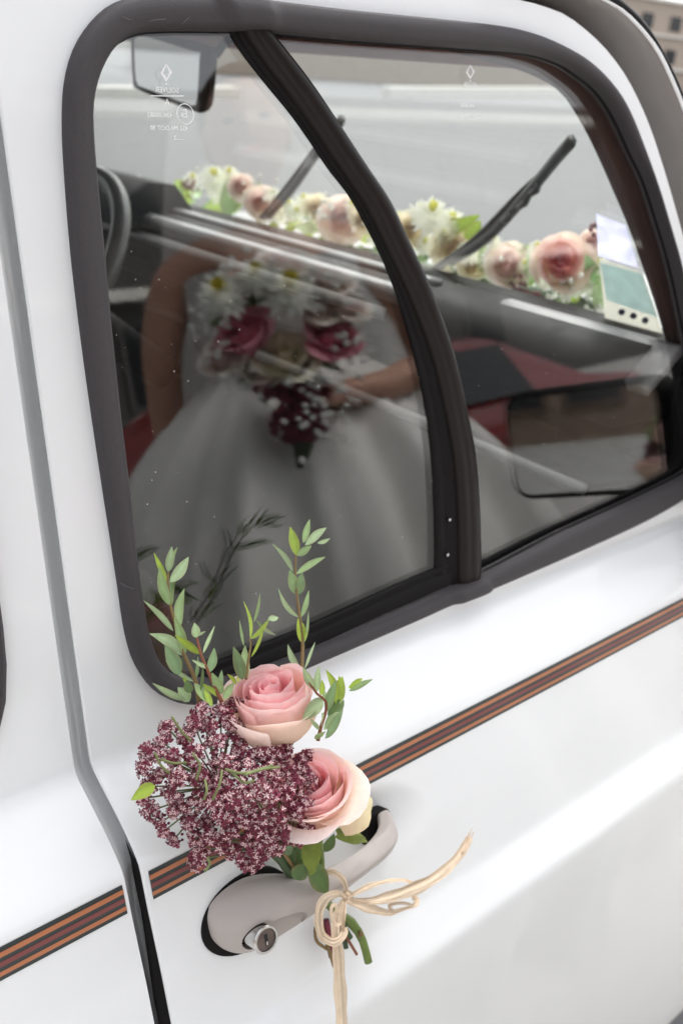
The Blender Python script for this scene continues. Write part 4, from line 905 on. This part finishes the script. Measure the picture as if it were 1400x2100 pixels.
def mum(px, r, d=0., col=(.97, .97, .89), ccol=(.62, .60, .14), seed=0, parent=None, at=None, ax=None, rad=None):
    rg = np.random.RandomState(seed); c = gpx(px, d) if at is None else at; ax = unit(np.array([0, 0, .7])+unit(EYE-c)) if ax is None else unit(ax); Fm = frame(ax, rg.rand())
    sc = r*np.linalg.norm(c-EYE)/FPX if rad is None else rad; b = MB()
    for k, (n, L, up) in enumerate(((16, 1., .05), (15, .88, .3), (12, .70, .6), (9, .48, .95), (6, .28, 1.3))):
        for i in range(n):
            a = 2*math.pi*(i+.5*(k % 2))/n+rg.normal(0, .08); d_ = Fm[0]*math.cos(a)+Fm[1]*math.sin(a); t_ = np.cross(ax, d_); l = sc*L*(1+rg.normal(0, .08))
            q = [c+ax*(.12*k*sc), c+d_*l*.6+t_*.13*sc+ax*sc*(.12*k+.30*up), c+d_*l*math.cos(up*.5)+ax*sc*(.1*k+.55*up), c+d_*l*.6-t_*.13*sc+ax*sc*(.12*k+.30*up)]
            cc = np.array(col) if k < 4 else np.array(ccol); b.add(q, [(0, 1, 2, 3)], 0, cc*(1+rg.normal(0, .04)))
    return b.build('chrysanthemum', M['bloom'] if parent else M['petal_thin'], parent or gar, True, True)
def gleaf(a, b, hw, col, d=0.):
    A, B = gpx(a, d), gpx(b, d+rng.normal(0, .012)); v, f, c = leaf_geo(A, B, hw*np.linalg.norm(A-EYE)/FPX, LC[col]*1.15, .03, rng.normal(0, .4), 9)
    return mk('leaf', v, f, M['leaf'], gar, True, None, c)
for a, b, hw, col, d in [((300, 388), (282, 366), 12, 1, 0), ((388, 420), (372, 372), 8, 1, 0), ((470, 442), (468, 362), 22, 0, -.02), ((420, 425), (505, 402), 14, 1, 0), ((540, 430), (545, 385), 8, 1, 0), ((600, 450), (580, 410), 12, 3, 0), ((610, 470), (640, 452), 18, 0, -.02), ((660, 482), (655, 445), 18, 0, -.02), ((760, 500), (740, 470), 16, 1, 0), ((955, 490), (985, 450), 16, 1, 0), ((1000, 560), (985, 500), 20, 3, 0), ((1040, 540), (1085, 500), 26, 0, .03), ((1090, 565), (1080, 520), 20, 3, .02), ((1210, 610), (1238, 560), 22, 0, .01), ((1130, 620), (1170, 650), 20, 0, -.01), ((1240, 640), (1215, 585), 20, 0, -.01), ((1300, 690), (1230, 668), 12, 1, -.01), ((1215, 600), (1200, 520), 16, 4, .02), ((850, 545), (880, 500), 16, 2, .01), ((905, 470), (985, 440), 14, 1, .02), ((330, 395), (312, 372), 10, 0, .02), ((560, 420), (528, 372), 9, 0, .02), ((690, 500), (720, 470), 14, 1, -.01), ((1015, 600), (1050, 570), 14, 0, -.01)]: gleaf(a, b, hw, col, d)
for i in range(120):
    x = rng.uniform(350, 1260); y = 402+(x-380)*.232+rng.uniform(-14, 26)-(10 if x > 800 else 0); a = rng.uniform(0, 6.28)
    gleaf((x, y), (x+30*math.cos(a), y+22*math.sin(a)), rng.uniform(8, 14), int(rng.choice([0, 1, 2, 3, 4])), .03+rng.uniform(-.01, .03))
for i, (px, r, pal, d) in enumerate([((492, 385), 24, PALE, 0), ((532, 418), 30, PALE, -.01), ((702, 452), 42, PALE, 0), ((648, 428), 24, CRM, .01), ((745, 452), 26, CRM, .01), ((932, 512), 40, CRM, 0), ((845, 470), 30, CRM, .01), ((1040, 548), 41, PALE, 0), ((1148, 540), 49, PINK2, 0), ((1215, 500), 26, PALE, .05), ((968, 545), 26, CRM, -.01)]):
    grose(px, r, pal, d, 1.2 if i != 8 else 1.7, i, (.2*math.sin(i*2), -.3, .8))
for i, (px, r, d) in enumerate([((438, 372), 36, 0), ((592, 425), 22, 0), ((622, 412), 20, .02), ((885, 448), 48, 0), ((925, 462), 36, .02), ((958, 520), 30, -.01), ((860, 440), 28, .03), ((1010, 498), 20, .01), ((680, 425), 22, .03), ((1165, 592), 30, -.015), ((560, 402), 20, .01), ((470, 360), 22, .02), ((790, 470), 26, .01), ((820, 452), 24, .02), ((905, 488), 26, .0), ((720, 425), 20, .02), ((995, 535), 22, 0), ((1090, 545), 20, .02), ((1200, 590), 22, 0), ((395, 372), 22, .02), ((515, 400), 20, .02), ((608, 440), 22, 0), ((668, 468), 22, -.01), ((772, 490), 22, .0), ((1065, 575), 20, 0), ((1100, 512), 22, .03), ((1228, 545), 22, .03), ((1012, 565), 20, 0), ((835, 500), 22, 0), ((455, 405), 24, 0), ((575, 445), 22, 0), ((725, 478), 24, 0), ((805, 485), 24, 0), ((870, 505), 26, .0), ((1075, 548), 22, .01), ((1120, 580), 22, 0), ((1180, 570), 24, .01)]):
    mum(px, r, d, seed=i)
b = MB()
for px, n in (((1130, 608), 9), ((560, 395), 8), ((670, 425), 8), ((760, 455), 8), ((1000, 515), 8), ((420, 372), 8), ((510, 380), 6), ((1165, 600), 10), ((1200, 635), 12), ((1232, 640), 12), ((1105, 615), 6), ((590, 430), 6), ((640, 440), 8), ((1245, 660), 7), ((300, 385), 3)):
    for k in range(n):
        c = gpx((px[0]+rng.normal(0, 16), px[1]+rng.normal(0, 12)), -.02+rng.normal(0, .008)); r = .0048
        for ring in range(3):
            pass
        v = [c+r*np.array(q) for q in ((1, 0, 0), (-1, 0, 0), (0, 1, 0), (0, -1, 0), (0, 0, 1), (0, 0, -1))]
        b.add(v, [(0, 2, 4), (2, 1, 4), (1, 3, 4), (3, 0, 4), (2, 0, 5), (1, 2, 5), (3, 1, 5), (0, 3, 5)], 0, (.97, .97, .92))
b.build('gypsophila', M['petal_thin'], gar, True, True)
b = MB()
for px, n, rr in (((390, 385), 26, 16), ((1060, 590), 40, 24), ((1100, 605), 14, 12), ((1215, 465), 10, 14)):
    for k in range(n):
        c = gpx((px[0]+rng.normal(0, rr*.6), px[1]+rng.normal(0, rr*.5)), -.01+rng.normal(0, .008)); r = .0042
        v = [c+r*np.array(q) for q in ((1, 0, 0), (-1, 0, 0), (0, 1, 0), (0, -1, 0), (0, 0, 1), (0, 0, -1))]
        b.add(v, [(0, 2, 4), (2, 1, 4), (1, 3, 4), (3, 0, 4), (2, 0, 5), (1, 2, 5), (3, 1, 5), (0, 3, 5)], 0, (.30, .11, .12))
b.build('lace_flower', M['petal'], gar, True, True)
tube('core', [Ws((x, 425+(x-300)*.235), .10) for x in np.linspace(300, 1280, 20)], .018, M['green_dark'], gar, 8)

# ------------------------------------------------------------------ bride beside the door, seen mirrored in its glass
def mirrored(px, path):
    r = unit(ray(px)); g = Wn(px, -.0042); t = np.linalg.norm(g-EYE); return g+(r-2*(r@NWu)*NWu)*(path-t)
bc = np.array([1.185, -.455]); fwd = unit([-.55, .83, 0]); sd = np.array([fwd[1], -fwd[0], 0])   # sd: to the bride's right in the mirror image (screen right)
def bp(side, front, z): return np.array([bc[0], bc[1], 0])+sd*side+fwd*front+np.array([0, 0, z])
bride = thing('person', 'bride in a full white gown and veil holding a bouquet, mirrored in the door glass', 'person', bp(0, 0, 0))
def skinned(name, nodes, edges, m, parent, sub=2):
    me = bpy.data.meshes.new(name); me.from_pydata([tuple(n[:3]) for n in nodes], edges, []); me.materials.append(m)
    o = bpy.data.objects.new(name, me); C.objects.link(o)
    s = o.modifiers.new('skin', 'SKIN'); u = o.modifiers.new('sub', 'SUBSURF'); u.levels = sub; u.render_levels = sub
    for i, n in enumerate(nodes):
        rr = n[3]; me.skin_vertices[0].data[i].radius = (rr, rr) if np.isscalar(rr) else rr
    me.skin_vertices[0].data[0].use_root = True
    d = bpy.context.evaluated_depsgraph_get(); m2 = bpy.data.meshes.new_from_object(o.evaluated_get(d)); o.modifiers.clear(); o.data = m2
    m2.polygons.foreach_set('use_smooth', [True]*len(m2.polygons)); adopt(o, parent); return o
def N(s, f, z, r): return tuple(bp(s, f, z))+(r,)
nodes = [N(0, 0, 1.02, .115), N(0, .01, 1.14, .105), N(0, .0, 1.28, (.125, .10)), N(0, -.01, 1.40, (.12, .075)), N(0, -.01, 1.465, .052), N(0, .01, 1.53, .05),
         N(-.085, -.01, 1.425, .06), N(-.185, -.01, 1.405, .052), N(-.235, -.02, 1.27, .043), N(-.25, -.06, 1.14, .037), N(-.255, -.12, 1.01, .030), N(-.255, -.15, .925, .024),
         N(.085, -.01, 1.425, .06), N(.185, -.01, 1.405, .052), N(.255, .0, 1.28, .043), N(.27, .05, 1.16, .037), N(.16, .17, 1.135, .031), N(.07, .235, 1.14, .024)]
ed = [(0, 1), (1, 2), (2, 3), (3, 4), (4, 5), (3, 6), (6, 7), (7, 8), (8, 9), (9, 10), (10, 11), (3, 12), (12, 13), (13, 14), (14, 15), (15, 16), (16, 17)]
for hb, wx, dirn, up in ((11, (-.255, -.15, .925), np.array([-.02, .10, -1.]), np.array([.0, 1, 0])), (17, (.07, .235, 1.14), np.array([-1., .15, .05]), np.array([0, .3, 1.]))):
    for k, (o1, L) in enumerate(((-.030, .072), (-.010, .080), (.010, .077), (.028, .062), (.040, .050))):
        d = unit(dirn)*1.; sp = unit(np.cross(dirn, up)); P0 = np.array(wx)+d*.055+sp*o1
        if k == 4: P0 = np.array(wx)+d*.02+sp*.03
        dd = unit(d+sp*o1*3+(up*.25 if k < 4 else sp*.9)); b0 = len(nodes)
        for j, (l, r) in enumerate(((0, .0115), (.5, .0095), (1., .0075))):
            q = P0+dd*L*l+up*(.012*l*l); nodes.append(N(q[0], q[1], q[2], r))
        ed += [(hb, b0), (b0, b0+1), (b0+1, b0+2)]
skinned('body', nodes, ed, M['skin'], bride)
# head with face
def ell(name, c, rx, ry, rz, m, parent, f=None, n=28):
    V = []
    for i in range(n+1):
        th = math.pi*i/n
        for j in range(2*n):
            ph = math.pi*j/n; d = np.array([math.sin(th)*math.cos(ph), math.sin(th)*math.sin(ph), math.cos(th)])
            q = d*[rx, ry, rz]; q = f(d, q) if f else q; V.append(bp(c[0]+q[0], c[1]+q[1], c[2]+q[2]))
    o = mk(name, V, grid_faces(n+1, 2*n, True), m, parent); fixn(o.data); return o
def face_shape(d, q):
    x, y, z = d
    if z < 0: q = q*np.array([1-.28*z*z, 1-.10*z*z, 1.06])
    if y > 0:
        q[1] += .016*math.exp(-(x/.13)**2-((z+.12)/.20)**2)                      # nose
        q[1] -= .007*(math.exp(-((x-.42)/.18)**2-((z-.10)/.13)**2)+math.exp(-((x+.42)/.18)**2-((z-.10)/.13)**2))
        q[1] += .005*math.exp(-(x/.26)**2-((z+.48)/.07)**2)+.006*math.exp(-(x/.3)**2-((z+.85)/.15)**2)
    return q
hd = ell('head', (0, .02, 1.635), .074, .092, .112, M['skin'], bride, face_shape)
for s in (-1, 1):
    ell('eye', (s*.031, .098, 1.646), .012, .006, .006, M['int_black'], hd, None, 8); ell('ear', (s*.075, .01, 1.63), .010, .020, .032, M['skin'], hd, None, 8)
ell('mouth', (0, .112, 1.588), .021, .006, .007, M['lamp_red'], hd, None, 8)
def hair_shape(d, q):
    if d[1] > .05 and d[2] < .62: q = q*np.array([.90, .30, 1])
    return q
ell('hair', (0, .0, 1.66), .086, .102, .108, M['hair'], bride, hair_shape); ell('hair_bun', (0, -.10, 1.69), .05, .045, .05, M['hair'], bride, None, 12)
# gown
V = []; nz_, na = 60, 160
for i in range(nz_):
    t = i/(nz_-1); z = 1.215-1.2145*t
    r = .125+.35*(1-math.exp(-t*5.0))+.13*t
    for j in range(na):
        a = 2*math.pi*j/na; fo = (.052*(1-2*abs(math.sin(6.5*a+.5*t)))+.030*(1-2*abs(math.sin(11*a+1.3)))+.010*math.sin(29*a+3*t))*min(1, t*2.2)**.7
        V.append(bp((r+fo)*1.02*math.cos(a), (r+fo)*.92*math.sin(a), z))
mk('skirt', V, grid_faces(nz_, na, True), M['dress'], bride)
V = []
for i in range(24):
    t = i/23; z = 1.175+.20*t; rx = .132+.025*math.sin(t*2.2)+.02*t; ry = .108+.038*math.sin(min(1, t*1.15)*2.6)
    for j in range(60):
        a = 2*math.pi*j/60; zz_ = z-(.05*t*t if math.sin(a) < 0 else -.018*t*t*abs(math.sin(2*a))); V.append(bp(rx*math.cos(a), ry*math.sin(a), zz_))
mk('bodice', V, grid_faces(24, 60, True), M['lace_cloth'], bride)
V = []
for i in range(30):
    t = i/29; z = 1.73-1.1*t
    for j in range(40):
        a = math.pi*(1.02+.96*j/39); r = .10+.18*t**.7+.014*math.sin(14*a+4*t)*t; V.append(bp(r*1.15*math.cos(a), -.02+r*.9*math.sin(a), z))
mk('veil', V, grid_faces(30, 40), mat('veil_tulle', (.75, .74, .72), .7, trans=.5), bride)
# bouquet in the bride's hand
bq = bp(-.012, .258, 1.262); bouquet = thing('bridal_bouquet', "bride's round bouquet of pink roses and white chrysanthemums, mirrored in the glass", 'bouquet', bq)
def bq_rose(s, z, f, rad, pal, seed):
    c = bq+sd*s+np.array([0, 0, z])+fwd*f; ax = unit(fwd*.75+sd*s*4+np.array([0, 0, .75+z*3])); b = MB(); sc = rad/.027
    for v, f_, cc in rose(None, c-ax*.03*sc, ax, sc, seed, 60+seed, WSM, 1., None, parts=False, res=(6, 7), **pal): b.add(v, f_, 0, cc)
    return b.build('rose', M['bloom'], bouquet, True, True)
HOT = dict(inner=np.array([.86, .22, .36]), mid=np.array([.90, .34, .45]), edge=np.array([.94, .60, .64]), cream=np.array([.75, .2, .3]))
for i, (s, z, r, pal) in enumerate([(-.066, .008, .042, HOT), (.078, -.026, .040, HOT), (-.004, -.042, .044, CRM), (.02, .105, .040, PALE), (.085, .070, .036, PALE), (-.06, .095, .034, PALE), (.066, .026, .034, PALE), (-.105, -.028, .034, PALE), (.115, .020, .032, PALE), (-.045, -.058, .030, PALE)]): bq_rose(s, z, .05-.3*(s*s+z*z)**.5*.5, r, pal, i)
for i, (s, z, r) in enumerate([(.018, .052, .052), (-.088, .065, .044), (-.03, .085, .036)]):
    c = bq+sd*s+np.array([0, 0, z])+fwd*.055; mum(None, None, 0, (.95, .95, .88), (.75, .66, .12), 20+i, bouquet, c, fwd*1.1+sd*s*2+np.array([0, 0, .5]), r*1.08)
b = MB()
for k in range(230):
    a = rng.uniform(0, 6.28); r0 = rng.uniform(.085, .150); c = bq+sd*r0*1.05*math.cos(a)+np.array([0, 0, r0*.9*math.sin(a)])+fwd*rng.uniform(.02, .085); r = rng.uniform(.005, .0085)
    if k % 6 == 0: c = bq+sd*rng.normal(.03, .025)+np.array([0, 0, -.15+rng.normal(0, .03)])+fwd*.075
    v = [c+r*np.array(q) for q in ((1, 0, 0), (-1, 0, 0), (0, 1, 0), (0, -1, 0), (0, 0, 1), (0, 0, -1))]
    b.add(v, [(0, 2, 4), (2, 1, 4), (1, 3, 4), (3, 0, 4), (2, 0, 5), (1, 2, 5), (3, 1, 5), (0, 3, 5)], 0, (.95, .95, .90))
b.build('gypsophila', M['bloom'], bouquet, True, True)
b = MB()
for k in range(260):
    t = rng.rand(); c = bq+sd*rng.normal(.0, .030-.014*t)+np.array([0, 0, -.085-.10*t])+fwd*(.03+rng.normal(0, .012)); r = .011
    v = [c+r*np.array(q) for q in ((1, 0, 0), (-1, 0, 0), (0, 1, 0), (0, -1, 0), (0, 0, 1), (0, 0, -1))]
    b.add(v, [(0, 2, 4), (2, 1, 4), (1, 3, 4), (3, 0, 4), (2, 0, 5), (1, 2, 5), (3, 1, 5), (0, 3, 5)], 0, (.22, .045, .07))
b.build('lace_flower', M['bloom'], bouquet, True, True)
for k in range(26):
    a = rng.uniform(0, 6.28); c = bq+sd*.05*math.cos(a)+np.array([0, 0, .05*math.sin(a)]); e = bq+sd*.125*math.cos(a)+np.array([0, 0, .115*math.sin(a)])+fwd*rng.uniform(-.02, .03)
    v, f, cc = leaf_geo(c, e, .016, LC[2], 0, rng.normal(0, .4)); mk('leaf', v, f, M['leaf'], bouquet, True, None, cc)
tube('stems', [bq+np.array([0, 0, -.03]), bq+np.array([0, 0, -.14])+fwd*.01, bq+np.array([0, 0, -.235])+fwd*.015], [.03, .02, .017], M['green_dark'], bouquet, 12)

# ------------------------------------------------------------------ red car parked across the street, only ever seen mirrored
rc_ = thing('parked_car', 'dark red car parked across the street behind the bride, mirrored in the glass', 'car', (3.4, -4.2, 0))
def car_body(root, x0, y0, L, W, m):
    up = [(0, .45), (.0, .62), (.10, .70), (.95, .75), (1.45, 1.17), (1.7, 1.22), (2.9, 1.20), (3.45, .80), (3.95, .72), (4.0, .55), (3.98, .42), (3.5, .30), (.4, .30)]
    V = []; k = len(up)
    for t, s in ((0, .80), (.06, .95), (.2, 1), (.5, 1), (.8, 1), (.94, .95), (1, .80)):
        for x, z in up:
            cab = .86 if z > .9 else 1.0; yy = (t-.5)*W*cab; V.append((x0+L/2+(x/4-.5)*L*(1-.04*(1-s)), y0+yy, .30+(z-.30)*(s if z > 1.1 else 1)))
    o = mk('body', V, grid_faces(7, k, True)+[tuple(range(k)), tuple(6*k+j for j in range(k))], m, root); fixn(o.data); return o
car_body(rc_, 1.4, -4.2, 5.4, 1.7, M['redpaint'])
for xa, xb in ((3.20, 4.15), (4.25, 5.25)):
    solid('window', [(xa-.0, -3.325, .77), (xb+.18 if xb > 5 else xb, -3.325, .77), (xb, -3.44, 1.12), (xa+.20 if xa < 4 else xa, -3.44, 1.12)], (0, -.02, 0), M['window'], rc_)
for x in (2.4, 5.7):
    v, f = tube_geo([(x, -3.38, .31), (x, -3.33, .31), (x, -3.32, .31)], [.31, .31, .27], 28); w = mk('wheel', v, f, M['tyre'], rc_, False)
    v, f = tube_geo([(x, -3.34, .31), (x, -3.315, .31)], [.2, .19], 20); mk('rim', v, f, M['rimm'], w, False)
for y in (-4.85, -3.55): box('tail_lamp', (1.385, y-.12, .50), (1.42, y+.12, .64), M['lamp_red'], rc_)
